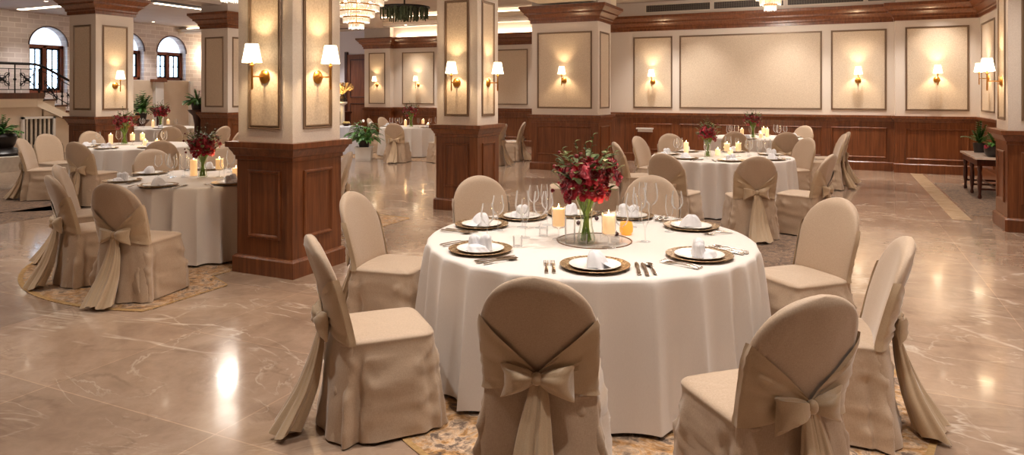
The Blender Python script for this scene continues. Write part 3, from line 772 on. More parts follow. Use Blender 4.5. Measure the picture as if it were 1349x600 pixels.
C(T7, -7.25, 14.75, 'white rounded chair back behind the left table flowers', g7, (-.5,1))
C(T7, -7.5, 15.6, 'pale chair top barely showing beside the farthest left table', g7, (-.6,.8))

# draped stools
def stool(x, z, fx, fz, w, lb):
    X, Y = P(x, z); gx, gy = P(fx, fz); t = thing('draped_bench', lb, 'bench', (X,Y,0), math.atan2(gy,gx)-PI/2)
    a = M(); n = 80; rings = []
    for f, zz in ((.01,.47),(.7,.472),(.96,.468),(1.0,.458),(1.0,.44),(1.01,.3),(1.03,.15),(1.06,.012)):
        rings.append([(w/2*f*spow(cos(2*PI*i/n),.3)*(1+.02*(.47-zz)*sin(i*.9)), .24*f*spow(sin(2*PI*i/n),.3)*(1+.05*(.47-zz)*sin(i*1.1)), zz) for i in range(n)])
    a.loft(rings, True, False); a.build('fabric_cover', MT['cover'], t, True, 50)
    a = M(); a.box(-w/2+.05,-.18,.02,w/2-.05,.18,.44); a.build('bench_core', MT['wood_dark'], t, False)
stool(.92, 8.9, 0, 1, .86, 'low beige draped bench behind the red roses of the front table')

# ------------------------------------------------------------------ tables
def tablecloth(T, Rr, label, seed, tl):
    X, Y = P(*T)
    t = thing('round_table', tl, 'table', (X,Y,0))
    a = M(); a.lathe([(.001,.70),(Rr-.03,.70),(Rr-.03,.73),(.001,.73)], 48); a.build('tabletop', MT['wood_dark'], t)
    for k in range(4):
        an = PI/4+k*PI/2; a = M(); a.tube([(.6*cos(an),.6*sin(an),.008),(.5*cos(an),.5*sin(an),.70)], .02, 8); a.build('leg', MT['iron'], t)
    r = random.Random(seed); K = 26; ph = []; an = 0
    n = 560
    cs = [(r.uniform(16,19), r.uniform(0,6)), (r.uniform(23,29), r.uniform(0,6)), (r.uniform(8,11), r.uniform(0,6))]
    cs = [(2*round(k/2), p) for k, p in cs]
    def fold(q, h):
        w = q + .06*sin(3*q+seed) + .035*sin(5*q+1)
        am = .8+.4*sin(2*q+seed)*sin(5*q+1)
        a1 = 1-1.9*abs(sin(14*w+seed))**.75          # soft ridges with wide valleys
        s = am*a1 + .25*sin(cs[0][0]*w+cs[0][1]) + .18*sin(cs[2][0]*q+cs[2][1])
        return s
    lv = [(.0,0,.752),(.5,0,.752),(.9,0,.752),(.98,0,.751),(.995,.01,.748),(1.003,.03,.742),(1.007,.07,.73),(1.009,.14,.70),(1.011,.25,.64),(1.014,.38,.56),(1.018,.52,.46),(1.022,.66,.36),(1.028,.8,.25),(1.034,.9,.15),(1.040,1.0,.07),(1.044,1.04,.025)]
    rings = []
    for f, h, z in lv:
        rings.append([((Rr*f+.052*min(h,1)**.75*fold(2*PI*i/n, h)+.012*h)*cos(2*PI*i/n), (Rr*f+.052*min(h,1)**.75*fold(2*PI*i/n, h)+.012*h)*sin(2*PI*i/n), z) for i in range(n)])
    c = M(); 
    rings[0] = [(.002*cos(2*PI*i/n), .002*sin(2*PI*i/n), .752) for i in range(n)]
    c.loft(rings, True, False); o = c.build('tablecloth', MT['cloth'], None, True, 70); o.location = (X, Y, 0)
    tag(o, label, 'tablecloth', 'white floor-length tablecloths')
names = {}
for T, Rr, lb, sd, tl in ((T1,1.0,'white tablecloth of the big front table',1,'big round front table under its cloth'),
        (T2,.90,'white tablecloth of the table left of the nearest column',2,'round table left of the nearest column'),
        (T3,.97,'white tablecloth of the middle right table',3,'round table behind the front table'),
        (T4,.92,'white tablecloth of the rear right table by the panelled wall',4,'round table by the panelled wall'),
        (T5,.95,'white tablecloth of the far middle table behind the potted plant',5,'round table at the far wall'),
        (T6,.95,'white tablecloth of the far left table in front of the stair column',6,'round table in front of the stair column'),
        (T7,1.0,'white tablecloth of the farthest left table below the windows',8,'farthest round table below the windows')):
    tablecloth(T, Rr, lb, sd, tl)

ZT = .7535
# ------------------------------------------------------------------ tableware prototypes
def make_plate():
    t = thing('charger_plate', '', 'plate')
    a = M(); a.lathe([(.001,.004),(.11,.004),(.125,.006),(.172,.016),(.180,.019),(.182,.0175),(.172,.010),(.12,0),(.001,0)], 48); a.build('gilded_rim', MT['gold_rim'], t)
    a = M(); a.lathe([(.001,.0075),(.085,.0075),(.098,.012),(.130,.021),(.134,.021),(.131,.017),(.10,.0065),(.001,.006)], 48); a.build('dinner_plate', MT['porcelain'], t)
    return t
def make_napkin(seed):
    t = M()
    if seed == 1:      # pleated fan with a flap falling over the plate
        for (lean, hh, w0, ph) in ((-.008,.066,.058,0),(.004,.052,.044,1.3)):
            rows = []
            for j in range(10):
                u = j/9; row = []
                for i in range(49):
                    v = -1+2*i/48; q = v*PI; rr = w0*(1-.74*u**1.3)*(1 if u < .99 else .1)*(1+.10*sin(q*5+ph)*(1-.4*u))
                    row.append((-rr*cos(q)*.8+lean*u*2+.01, rr*sin(q)*1.05, hh*sin(u*1.5)/sin(1.5)+.003*sin(q*3)))
                rows.append(row)
            t.grid(rows)
        rows = []
        for j in range(12):
            u = j/11; rows.append([(-.015+.105*u, (-.030-.012*u)+(.062+.02*u)*i/12, .050*(1-u)**1.5+.004+.004*sin(i*1.1+u*2)*(1-.5*u)) for i in range(13)])
        t.grid(rows)
    else:              # two soft upright rolls
        for (cx, cy, hh, w0, ph, lean) in ((-.026,.0,.070,.030,0,-.010),(.022,.004,.078,.033,2,.008),(.0,-.03,.03,.05,1,0)):
            rows = []
            for j in range(11):
                u = j/10; row = []
                for i in range(48):
                    q = 2*PI*i/48; rr = w0*(1.15-.35*u)*(1-max(0,(u-.75)/.25)**2*.75)*(1+.12*sin(4*q+ph+2*u)+.05*sin(9*q+u*5))
                    row.append((cx+lean*u+rr*cos(q), cy+rr*sin(q)*.8, hh*u))
                rows.append(row)
            t.loft(rows, False, True)
    o = t.build('folded_napkin', MT['napkin'], None, True, 50); tag(o, '', 'napkin'); return o
def flatware(kind):
    t = M(); 
    def slab(pts, th=.0022):     # pts: (y, halfwidth, z)
        rings = []
        for y, w, z in pts: rings.append([(-w,y,z-th/2),(0,y,z-th*.8),(w,y,z-th/2),(w,y,z+th/2),(0,y,z+th),(-w,y,z+th/2)])
        t.loft(rings)
    if kind == 'fork':
        slab([(-.095,.004,.003),(-.09,.008,.004),(-.06,.0075,.007),(-.02,.004,.010),(.02,.0028,.010),(.035,.004,.006),(.045,.010,.004),(.058,.0115,.003)])
        for k in range(4):
            x = -.0092+k*.0061; t.loft([[(x-.0015,y,z-.001),(x+.0015,y,z-.001),(x+.0013,y,z+.001),(x-.0013,y,z+.001)] for y, z in ((.056,.003),(.075,.003),(.09,.006),(.098,.009))])
    elif kind == 'knife':
        slab([(-.105,.005,.003),(-.10,.009,.004),(-.06,.0085,.005),(-.01,.007,.005),(.0,.005,.004),(.01,.009,.004),(.06,.0105,.004),(.095,.008,.004),(.11,.001,.004)], .003)
    else:
        slab([(-.095,.004,.003),(-.09,.008,.004),(-.06,.0075,.006),(-.02,.004,.009),(.02,.0028,.010),(.04,.005,.006)])
        t.loft([[(.019*s*cos(q), .065+.029*s*sin(q), z) for q in [2*PI*i/20 for i in range(20)]] for s, z in ((.1,.002),(.6,.003),(.95,.008),(1.0,.009),(.93,.0095),(.55,.0055),(.1,.0045))])
    o = t.build('dinner_'+kind if kind != 'spoon' else 'table_spoon', MT['silver'], None, True, 40); tag(o, '', kind); return o
def glass_obj(name, prof, cat, mat='glass', n=28):
    a = M(); a.lathe(prof, n); o = a.build(name, MT[mat], None, True, 50); tag(o, '', cat); return o
wine = glass_obj('wine_glass', [(.001,.002),(.036,.002),(.034,.004),(.008,.008),(.004,.016),(.0035,.09),(.006,.102),(.018,.110),(.034,.128),(.041,.152),(.040,.175),(.032,.215),(.030,.228)], 'glass')
goblet = glass_obj('water_goblet', [(.001,.002),(.038,.002),(.036,.004),(.008,.008),(.0045,.016),(.004,.075),(.008,.086),(.026,.095),(.043,.12),(.049,.15),(.047,.185),(.040,.235),(.039,.245)], 'glass')
flute = glass_obj('champagne_flute', [(.001,.002),(.032,.002),(.030,.004),(.006,.008),(.0035,.016),(.0035,.08),(.008,.095),(.022,.125),(.027,.165),(.025,.21),(.022,.24)], 'glass')
tumbler = glass_obj('tall_tumbler', [(.001,.006),(.026,.006),(.027,.0),(.029,.0),(.030,.02),(.033,.12),(.034,.16),(.031,.16),(.029,.02),(.001,.012)], 'glass')
votive = glass_obj('small_votive_glass', [(.001,.004),(.022,.004),(.024,0),(.027,0),(.028,.05),(.029,.062),(.026,.062),(.024,.008),(.001,.007)], 'glass')
cand_stand = glass_obj('stemmed_candle_glass', [(.001,.002),(.040,.002),(.037,.005),(.008,.009),(.0045,.018),(.0045,.062),(.010,.068),(.034,.074),(.040,.082),(.041,.10),(.042,.20)], 'candle holder')
def make_candle(h, r, lit='candle'):
    t = thing('pillar_candle', '', 'candle')
    a = M(); a.lathe([(.001,0),(r,0),(r,h-.004),(r-.003,h),(r-.010,h-.004),(.001,h-.008)], 24); a.build('wax_body', MT[lit], t)
    a = M(); a.tube([(0,0,h-.008),(0.001,0,h+.004)], .0012, 5); a.build('wick', MT['iron'], t)
    a = M(); a.lathe([(.0005,0),(.004,.006),(.0045,.010),(.002,.02),(.0003,.028)], 8, (0,0,h+.001)); a.build('flame', MT['flame'], t)
    light('POINT','candle_glow',(0,0,h+.03),.5,(1,.6,.25),t,.012)
    return t
PP = {k: Proto(v) for k, v in dict(wine=wine, goblet=goblet, flute=flute, tumbler=tumbler, votive=votive, stand=cand_stand, plate=make_plate(),
      nap0=make_napkin(1), nap1=make_napkin(5), fork=flatware('fork'), knife=flatware('knife'), spoon=flatware('spoon'),
      candle=make_candle(.105,.036), tallcandle=make_candle(.17,.036), fat=make_candle(.085,.038)).items()}
amb = thing('amber_candle_jar', '', 'candle'); a = M(); a.lathe([(.001,0),(.030,0),(.040,.015),(.043,.035),(.041,.06),(.036,.078),(.033,.078),(.038,.06),(.040,.035),(.001,.006)], 24); a.build('amber_glass', MT['amber'], amb)
a = M(); a.lathe([(.001,.008),(.034,.012),(.036,.055),(.001,.056)], 20); a.build('wax_body', MT['candle'], amb)
PP['amber'] = Proto(amb)

# ------------------------------------------------------------------ flower arrangement
def rose(mb, c, r, tilt):
    """a few nested cupped petals"""
    m = Matrix.Translation(c) @ tilt
    start = M()
    r *= 1.28
    for ring, (k, rr, open_, hh) in enumerate(((3,.28,.05,.55),(4,.52,.25,.6),(5,.8,.55,.5),(6,1.0,.95,.35))):
        for i in range(k):
            an = 2*PI*i/k + ring*.7 + R.random()*.3; rows = []
            for j in range(5):
                u = j/4; row = []
                for q in range(6):
                    v = -1+2*q/5; w = sin(PI*(.15+.8*u))**.6; aa = an + v*w*PI/k*1.25
                    rad = r*rr*(.25+.75*u)*(1+open_*.25*u) ; z = r*(-.35+hh*u*(1.7) - open_*.55*u*u*u*1.2) + .06*r*sin(v*5+i)
                    row.append((rad*cos(aa), rad*sin(aa), z))
                rows.append(row)
            start.grid(rows)
    mb.merge(start, m)
def rtilt(d): return Vector((0,0,1)).rotation_difference(Vector(d)).to_matrix().to_4x4()
def leaf(mb, p, d, L, w, curl=.2):
    d = Vector(d).normalized(); s = d.cross(Vector((0,0,1)));
    if s.length < .1: s = Vector((1,0,0))
    s.normalize(); up = s.cross(d); p = Vector(p); rows = []
    for j in range(6):
        u = j/5; ww = w*sin(PI*min(u*.92+.06,1))**.8*(1-.25*u); c = p + d*L*u - Vector((0,0,1))*curl*L*u*u
        rows.append([c - s*ww + up*ww*.35, c, c + s*ww + up*ww*.35])
    mb.grid(rows)
def make_arrangement():
    t = thing('flower_arrangement', '', 'flowers')
    a = M(); a.lathe([(.001,.002),(.044,.002),(.050,.01),(.050,.03),(.036,.09),(.032,.13),(.038,.18),(.060,.245),(.064,.25)], 32); a.build('glass_vase', MT['vase_glass'], t)
    a = M()
    for i in range(26):
        an = R.random()*2*PI; r0 = .034*math.sqrt(R.random()); tw = an+PI*(.7+.5*R.random()); r1 = .03+.04*R.random()
        a.tube([(r0*cos(an)*1.1,r0*sin(an)*1.1,.012),(.012*cos(an+1),.012*sin(an+1),.12),(r1*cos(tw),r1*sin(tw),.26),(r1*1.5*cos(tw),r1*1.5*sin(tw),.33)], .0032, 5)
    a.build('stems', MT['stem'], t)
    spots = [(-.09,.02,.36,.040),(-.035,-.06,.37,.046),(.03,-.07,.35,.044),(.0,-.03,.42,.048),(.085,-.03,.36,.042),(.12,.03,.40,.036),(.06,.05,.43,.040),(-.06,.05,.42,.040),(0,.09,.38,.042),(-.12,-.03,.33,.032),(.06,-.08,.30,.036),(-.02,-.085,.31,.036),(.105,-.02,.30,.034),(.15,-.02,.45,.030),(.02,.02,.46,.036),(-.08,.07,.34,.034),(-.13,.0,.41,.034),(.03,-.10,.40,.040),(-.05,-.08,.42,.036),(-.10,-.06,.28,.030),(.17,-.04,.38,.032)]
    for x, y, z, r in spots:
        a = M(); rose(a, (x,y,z-.01), r, rtilt((x*2.2, y*2.2-.05, .16))); a.build('rose', MT['petal'], t, True, 60)
    lf = M(); lp = M()
    for i in range(60):
        an = R.random()*2*PI; r = .06+.12*R.random(); z = .27+.2*R.random()
        d = (cos(an), sin(an), .2+.9*R.random()); p = (r*cos(an)*.8, r*sin(an)*.8, z)
        leaf(lf, p, d, .06+.04*R.random(), .014+.010*R.random())
    for (x,y,z) in ((-.17,.0,.46),(-.13,.03,.52),(-.06,.02,.56),(.04,0,.60),(-.19,-.02,.40),(.16,.02,.50),(.12,-.02,.53),(-.10,-.05,.48),(.19,.0,.42),(.0,.06,.55)):
        lf.tube([(0,0,.28),(x*.5,y*.5,z*.75),(x,y,z)], .0018, 4)
        for k in range(9):
            u = .45+.55*k/8; p = Vector((x*u*(.6+.4*u), y*u, .28+(z-.28)*u)); an = k*2.4; leaf(lf, p, (cos(an),sin(an),.5), .038, .011)
    lf.build('foliage', MT['leaf2'], t)
    for i in range(16):
        an = R.random()*2*PI; r = .07+.08*R.random(); z = .33+.17*R.random()
        for k in range(4): leaf(lp, (r*cos(an),r*sin(an),z), (cos(an+k), sin(an+k), .8), .03, .011)
    lp.build('pale_buds', MT['leaf_pale'], t)
    b = M()
    for i in range(24):
        an = R.random()*2*PI; r = .10+.10*R.random(); z = .25+.25*R.random(); b.ball((r*cos(an), r*sin(an), z), .009+.005*R.random(), 7, 5)
    o = b.build('berries', MT['berry'], t); tag(o, kind='stuff')
    return t
FL = Proto(make_arrangement())
gf = 'red rose arrangements in glass vases'
def onT(x, z): X, Y = P(x, z); return (X, Y, ZT)
def put(k, x, z, lb, g, rz=0, dz=0, scale=None):
    X, Y = P(x, z); return PP[k].put((X, Y, ZT+dz), rz, lb, g, scale)
def px(p, y, h=.7535):            # table-top point seen at picture position (metres out)
    d = 916*(1.65-h)/(y-123); return ((p-674.5)/916*d, d)
FL.put(onT(.445, 4.17), .4, 'crimson roses in a glass vase on the front table', gf, (1.08,)*3)
FL.put(onT(-3.30, 7.42), 1.2, 'crimson roses in a glass vase on the table left of the nearest column', gf, (.95,)*3)
FL.put(onT(2.76, 9.8), 2.2, 'crimson roses on the middle right table', gf, (.95,)*3)
FL.put(onT(4.85, 14.0), 3.3, 'crimson roses on the rear right table by the wall', gf)
FL.put(onT(-2.70, 18.6), 4.0, 'dark red flowers on the far middle table', gf, (1.15,)*3)
FL.put(onT(-6.80, 12.2), 5.0, 'crimson roses on the table before the stair column', gf, (1.1,)*3)
FL.put(onT(-9.2, 18.2), .9, 'crimson roses on the farthest left table', gf, (1.2,)*3)

# place settings
def setting(T, ang, name, rad=.78, cutlery=True, full=True, bread=False, tn='front table', nk=0):
    """ang: degrees in the camera plane (0 = right, 90 = away)"""
    a = math.radians(ang); ox, oz = cos(a), sin(a); tx, tz = -oz, ox      # tangent
    x, z = T[0]+rad*ox, T[1]+rad*oz
    wx, wy = P(-ox, -oz); rz = math.atan2(wy, wx)-PI/2     # local +y to centre
    put('plate', x, z, f'{name} gold-rimmed charger plate on the {tn}', f'plates on the {tn}', rz)
    X, Y = P(x, z); PP['nap%d' % (nk % 2)].put((X, Y, ZT+.0095), rz+(.5 if nk%2 else -.3), f'folded white napkin on the {name} plate of the {tn}', f'napkins on the {tn}', (1.2,1.2,1.15))
    if cutlery:
        # seen from the guest (looking to the centre): forks left, knives right
        lx, lz = tz*0 + oz, -ox     # guest's left when looking inward is +? computed below
        for k, (off, kind, rr, tw) in enumerate(((-.215,'fork',.80,.05),(-.25,'fork',.80,.03),(.215,'knife',.80,-.04),(.25,'knife',.81,.0),(.285,'spoon',.80,.06)) if full else ((-.22,'fork',.80,.05),(.22,'knife',.80,-.04),(.255,'spoon',.8,.03))):
            # guest right = rotate inward dir clockwise
            rx, rzv = -oz, ox
            px_, pz_ = T[0]+rr*ox + rx*off*-1*-1, T[1]+rr*oz + rzv*off
            which = {('fork',-.215):'inner',('fork',-.25):'outer',('knife',.215):'inner',('knife',.25):'outer'}.get((kind, off), '')
            X, Y = P(px_, pz_); PP[kind].put((X, Y, ZT+.001), rz+tw, ' '.join(f'{which} silver {kind} beside the {name} plate of the {tn}'.split()), f'cutlery on the {tn}', (1.15,)*3)
seats1 = [(266,'front centre'),(211,'front left'),(153,'rear left'),(315,'front right'),(22,'rear right'),(62,'back right'),(93,'back centre'),(122,'back left')]
for i, (an, nm) in enumerate(seats1): setting(T1, an, nm, .77, nk=i)
g = 'glasses on the front table'
for k, p, y, lb in (('wine',656,304,'wine glass at the left standing apart before the chair back'),('goblet',688,300,'large goblet second from the left'),('flute',692,314,'flute in front of the large left goblet'),
        ('goblet',712,301,'large goblet behind the left candle'),('wine',721,297,'wine glass just left of the left candle'),('flute',717,287,'rearmost flute left of the roses'),
        ('wine',642,318,'wine glass between the two left plates'),('wine',832,300,'wine glass behind the amber candle jar'),('goblet',842,294,'large goblet right of the amber candle jar'),('flute',850,319,'flute in front of the right glass cluster'),
        ('goblet',858,286,'rear goblet of the right glass cluster'),('flute',882,306,'tall narrow flute right of the glass cluster'),('wine',892,296,'round wine glass farthest right'),
        ('wine',819,322,'wine glass right of the right candle'),('flute',846,283,'rearmost flute of the right cluster'),('wine',703,286,'wine glass at the back left')):
    put(k, *px(p, y), lb+' of the front table' if 'front table' not in lb else lb, g)
for k, p, y, lb in (('tumbler',751,321,'tall clear tumbler left of the vase on the front table'),('votive',682,325,'small clear votive glass near the front left plate'),('votive',768,322,'small round glass at the foot of the vase'),('votive',910,300,'small glass near the rear right plate of the front table')):
    put(k, *px(p, y), lb, 'small glasses on the front table')
put('votive', *px(716,311), 'votive glass with a pale yellow slice left of the candle', 'small glasses on the front table')
for p, y, lb in ((736,316,'left'),(802,327,'right')):
    x, z = px(p, y); put('stand', x, z, f'stemmed candle glass {lb} of the vase', 'candle glasses on the front table')
    put('candle', x, z, f'cream pillar candle in the glass {lb} of the vase', 'candles on the front table', 0, .086)
put('amber', *px(825,309), 'amber glass candle jar right of the roses on the front table', None)
# mirror tray under the centrepiece
X, Y = P(.50, 4.23); t = thing('glass_tray', 'round glass tray beneath the centrepiece of the front table', 'tray', (X, Y, ZT-.0012))
a = M(); a.lathe([(.001,.001),(.225,.001)], 48); a.build('tray_plate', thin_glass('tray_glass', (.93,.92,.9,1), .4), t)
a = M(); a.lathe([(.222,0),(.228,0),(.229,.004),(.223,.004)], 48); a.build('dark_tray_rim', MT['bronze'], t)
# salt shakers / crumbs of decoration: small dark fruits on the tray
for k, (p, y) in enumerate(((786,291),(762,297),(812,312),(808,296))):
    x, z = px(p, y); X, Y = P(x, z); a = M(); a.ball((0,0,.016), .016, 10, 8, (1,1,.9)); a.tube([(0,0,.029),(.003,0,.037)], .0015, 4)
    o = a.build('dark_fig', flat('fig_skin', srgb(60,30,34), .4), None); o.location = (X, Y, ZT+.0005)
    tag(o, ['dark fig behind the vase, right','dark fig behind the vase, left','dark fig in front of the amber jar','dark fig beside the right candle'][k], 'fruit', 'figs around the centrepiece')

# other tables
def dress(T, tn, plates, cands, glasses, cut=False, shared=None, seed=0):
    for i, (an, nm) in enumerate(plates): setting(T, an, nm, .77, cutlery=cut, full=False, tn=tn, nk=i+seed)
    for i, (dx, dz, kind, lb) in enumerate(cands):
        x, z = T[0]+dx, T[1]+dz
        if kind == 'stand':
            put('stand', x, z, f'stemmed candle glass {lb} on the {tn}', f'candle glasses on the {tn}'); put('candle', x, z, f'cream candle in the stemmed glass {lb} on the {tn}', f'candles on the {tn}', 0, .086)
        else: put(kind, x, z, f'{lb} on the {tn}', f'candles on the {tn}')
    for i, (dx, dz, kind) in enumerate(glasses):
        put(kind, T[0]+dx, T[1]+dz, f'clear stemmed glass in the cluster on the {tn}', f'stemmed glasses on the {tn}')
def ring(n, r, a0, seed, avoid=None):
    r_ = random.Random(seed); out = []
    for i in range(n):
        a = math.radians(a0+360*i/n); q = r+r_.uniform(-.05,.05); out.append((q*cos(a), q*sin(a), ('wine','goblet','flute')[i % 3]))
        out.append(((q-.09)*cos(a+.18), (q-.09)*sin(a+.18), ('flute','wine','goblet')[i % 3]))
    return out
dress(T2, 'left table', [(262,'front right'),(212,'front left'),(160,'left'),(312,'right'),(110,'back')],
      [(.17,-.02,'stand','right of the roses'),(.30,.10,'fat','low glowing candle'),(-.17,.12,'tallcandle','tall dark-side candle'),(.40,.12,'amber','amber candle jar')],
      [(-.52,.05,'wine'),(-.45,.12,'flute'),(-.34,.0,'goblet'),(-.30,-.12,'wine'),(-.26,.1,'flute'),(-.20,-.03,'goblet'),(.30,-.22,'wine'),(.48,.0,'goblet'),(.55,.12,'flute'),(.42,.3,'wine'),(.60,-.15,'goblet'),(-.2,.35,'wine'),(.1,.45,'goblet')], True)
dress(T3, 'middle right table', [(262,'front'),(215,'front left'),(165,'left'),(310,'front right'),(10,'right'),(60,'back right'),(115,'back left')],
      [(-.42,.35,'tallcandle','tan pillar candle'),(.02,-.18,'stand','in the centre'),(.20,-.12,'stand','right of the centre'),(.14,.05,'fat','short glowing candle'),(-.02,.12,'fat','second short glowing candle')],
      [(-.62,.12,'wine'),(-.55,.22,'goblet'),(-.30,-.25,'flute'),(.34,-.1,'wine'),(.42,.06,'goblet'),(.48,-.2,'flute'),(.58,.1,'wine'),(.65,-.02,'goblet'),(.30,.25,'flute'),(-.05,.5,'wine'),(.25,.5,'goblet'),(-.35,-.5,'wine'),(.38,-.42,'flute')], True, seed=1)
dress(T4, 'rear right table', [(240,'front left'),(300,'front right'),(355,'right'),(60,'back right')],
      [(.14,-.1,'stand','right of the roses'),(.25,.0,'tallcandle','tall cream candle'),(.05,-.2,'fat','short candle'),(-.3,-.1,'tallcandle','left cream candle')],
      [(-.5,.0,'wine'),(-.42,-.12,'goblet'),(-.2,-.3,'flute'),(.45,-.1,'goblet'),(.58,-.1,'wine'),(.5,.2,'goblet'),(-.6,-.2,'goblet')])
dress(T5, 'far middle table', [(230,'front left'),(300,'front right'),(180,'left')],
      [(.2,-.1,'stand','right of the flowers'),(.32,0,'fat','short candle'),(-.3,.1,'tallcandle','left candle')],
      [(-.55,.1,'wine'),(-.4,-.1,'goblet'),(.4,-.2,'wine'),(.55,0,'goblet'),(.65,.2,'wine'),(-.65,-.1,'goblet'),(.1,-.3,'flute')], seed=1)
dress(T6, 'far left table', [(215,'front left'),(262,'front'),(310,'front right'),(180,'left')],
      [(-.62,.25,'tallcandle','tall amber-lit candle'),(-.1,.0,'stand','right of the roses'),(.02,.1,'stand','second right of the roses'),(.15,-.05,'fat','short candle'),(.3,.05,'fat','second short candle')],
      [(-.75,.1,'wine'),(-.45,.2,'goblet'),(.3,.25,'wine'),(.45,.0,'goblet'),(.4,-.2,'flute')])
dress(T7, 'farthest left table', [(240,'front left'),(300,'front right')],
      [(.25,0,'stand','right of the roses'),(-.2,.1,'tallcandle','pale candle')], [(-.4,0,'wine'),(-.5,.1,'goblet'),(.5,-.1,'wine')])

# ------------------------------------------------------------------ carpets
def carpet(outline, label, mat, border=None, z=.004, cat='carpet'):
    t = thing('area_carpet', label, cat)
    n = len(outline); a = M(); c = (sum(p[0] for p in outline)/n, sum(p[1] for p in outline)/n)
    a.add([(p[0],p[1],z) for p in outline]+[(p[0],p[1],.0005) for p in outline], [tuple(range(n))]+[(i,i+n,(i+1)%n+n,(i+1)%n) for i in range(n)]); a.build('pile', MT[mat], t, False)
    if border:
        b = M(); q = [(c[0]+(p[0]-c[0])*.98, c[1]+(p[1]-c[1])*.98) for p in outline]
        b.add([(p[0],p[1],z+.0015) for p in outline]+[(p[0],p[1],z+.0015) for p in q], [(i,(i+1)%n,(i+1)%n+n,i+n) for i in range(n)]); b.build('border', MT[border], t, False)
    return t
def circ(cx, cz, r, n=72): X, Y = P(cx, cz); return [(X+r*cos(2*PI*i/n), Y+r*sin(2*PI*i/n)) for i in range(n)]
carpet(circ(.75,4.15,1.53), 'round floral carpet with a gold edge under the front table', 'carpet', 'carpet_gold')
o2 = circ(-2.6,7.4,2.17); XC = P(-2.6,5.6)[0]-.0; o2 = [(min(x, XC if y < 4.5 else -5.08), y) for x, y in o2]
carpet(o2, 'rounded floral carpet with a gold edge under the left table', 'carpet', 'carpet_gold')
carpet([(-3.1,6.45),(.02,6.45),(.02,12.2),(-3.1,12.2)], 'dark patterned carpet under the middle right table', 'carpet_dark')
carpet([(1.64,11.1),(2.56,11.1),(2.56,14.85),(1.64,14.85)], 'dark carpet under the plant table by the right wall', 'carpet_dark')
a = M(); a.box(1.38,10.7,.0,1.60,16.4,.003); o = a.build('floor_border_strip', varied('tan_stone', srgb(172,146,116), srgb(192,168,140), 6, .2), None, False); tag(o, 'pale tan stone strip in the floor beside the right wall', 'floor strip', kind='structure')
carpet([(-10.4,5.2),(-9.55,5.2),(-9.55,10.2),(-10.4,10.2)], 'dark patterned carpet strip between the two left tables', 'carpet_dark')
carpet(circ(-7.2,11.2,1.6), 'patterned carpet under the chairs of the far left table', 'carpet_dark')
carpet([(-12.6,14.35),(-7.6,14.35),(-7.6,17.6),(-12.6,17.6)], 'faded tan carpet under the far middle table', 'carpet')

# ------------------------------------------------------------------ plants and furniture
def fern(t, n, L, z0, mat='leaf', spread=1.0, w=.02, seed=1, up=.8, seg=9):
    r = random.Random(seed); a = M()
    for i in range(n):
        an = r.random()*2*PI; el = up+r.uniform(-.5,.5); LL = L*r.uniform(.7,1.1); pts = []
        for j in range(seg+1):
            u = j/seg; rad = LL*u*cos(el)*spread; z = z0+LL*(u*sin(el)-.55*u*u*cos(el)); pts.append(Vector((rad*cos(an), rad*sin(an), z)))
        a.tube(pts, [.004*(1-.8*j/seg) for j in range(seg+1)], 4)
        for j in range(2, seg+1):
            d = (pts[j]-pts[j-1]).normalized(); s = d.cross(Vector((0,0,1))).normalized()
            for sg in (-1,1): leaf(a, pts[j], d*.7+s*sg*.9, LL*.26*(1-.4*j/seg), w*1.5, .3)
    a.build('foliage', MT[mat], t)
# right: marble-topped table and bowl of plants
t = thing('marble_top_console', 'dark wood console table with a pale marble top by the right wall', 'table', (1.98,12.85,0))
a = M(); a.box(-.02,-.02,.62,.58,1.44,.65); a.build('marble_top', MT['marble_top'], t, False)
a = M(); a.box(.01,.01,.52,.56,1.41,.62); a.build('apron', MT['wood_dark'], t, False)
for x in (.02,.50):
    for y in (.02,.70,1.34):
        a = M(); a.lathe([(.02,0),(.03,.03),(.018,.08),(.030,.2),(.034,.35),(.022,.42),(.034,.46),(.034,.53)], 10, (x+.03,y+.03,0), True, True); a.build('leg', MT['wood_dark'], t)
for y in (.05,.73,1.37):
    a = M(); a.box(.05,y-.012,.14,.53,y+.012,.17); a.build('stretcher', MT['wood_dark'], t, False)
a = M(); a.box(.28,.05,.14,.31,1.37,.17); a.build('stretcher', MT['wood_dark'], t, False)
t = thing('bowl_planter', 'dark bowl of green ferns and pink flowers on the marble-topped table', 'plant', (2.29,13.15,.651))
a = M(); a.lathe([(.001,0),(.13,0),(.155,.04),(.17,.12),(.17,.17),(.15,.17),(.15,.13),(.001,.12)], 28); a.build('bowl', MT['pot_dark'], t)
fern(t, 26, .3, .13, 'leaf', 1, .014, 3, 1.0)
a = M()
for i in range(7): rose(a, (-.15+.02*i*R.random(), -.1+.03*i, .14+.03*R.random()), .024, rtilt((-.6,-.6,.6)))
a.build('pink_flowers', flat('pink_petal', srgb(190,60,90), .6), t)
t = thing('fern_pot', 'small dark pot of upright green fern behind the bowl planter', 'plant', (2.2,14.0,.651))
a = M(); a.lathe([(.001,0),(.08,0),(.10,.16),(.085,.16),(.08,.14),(.001,.13)], 20); a.build('pot', MT['pot_dark'], t)
fern(t, 24, .38, .13, 'leaf', .8, .014, 4, 1.2)
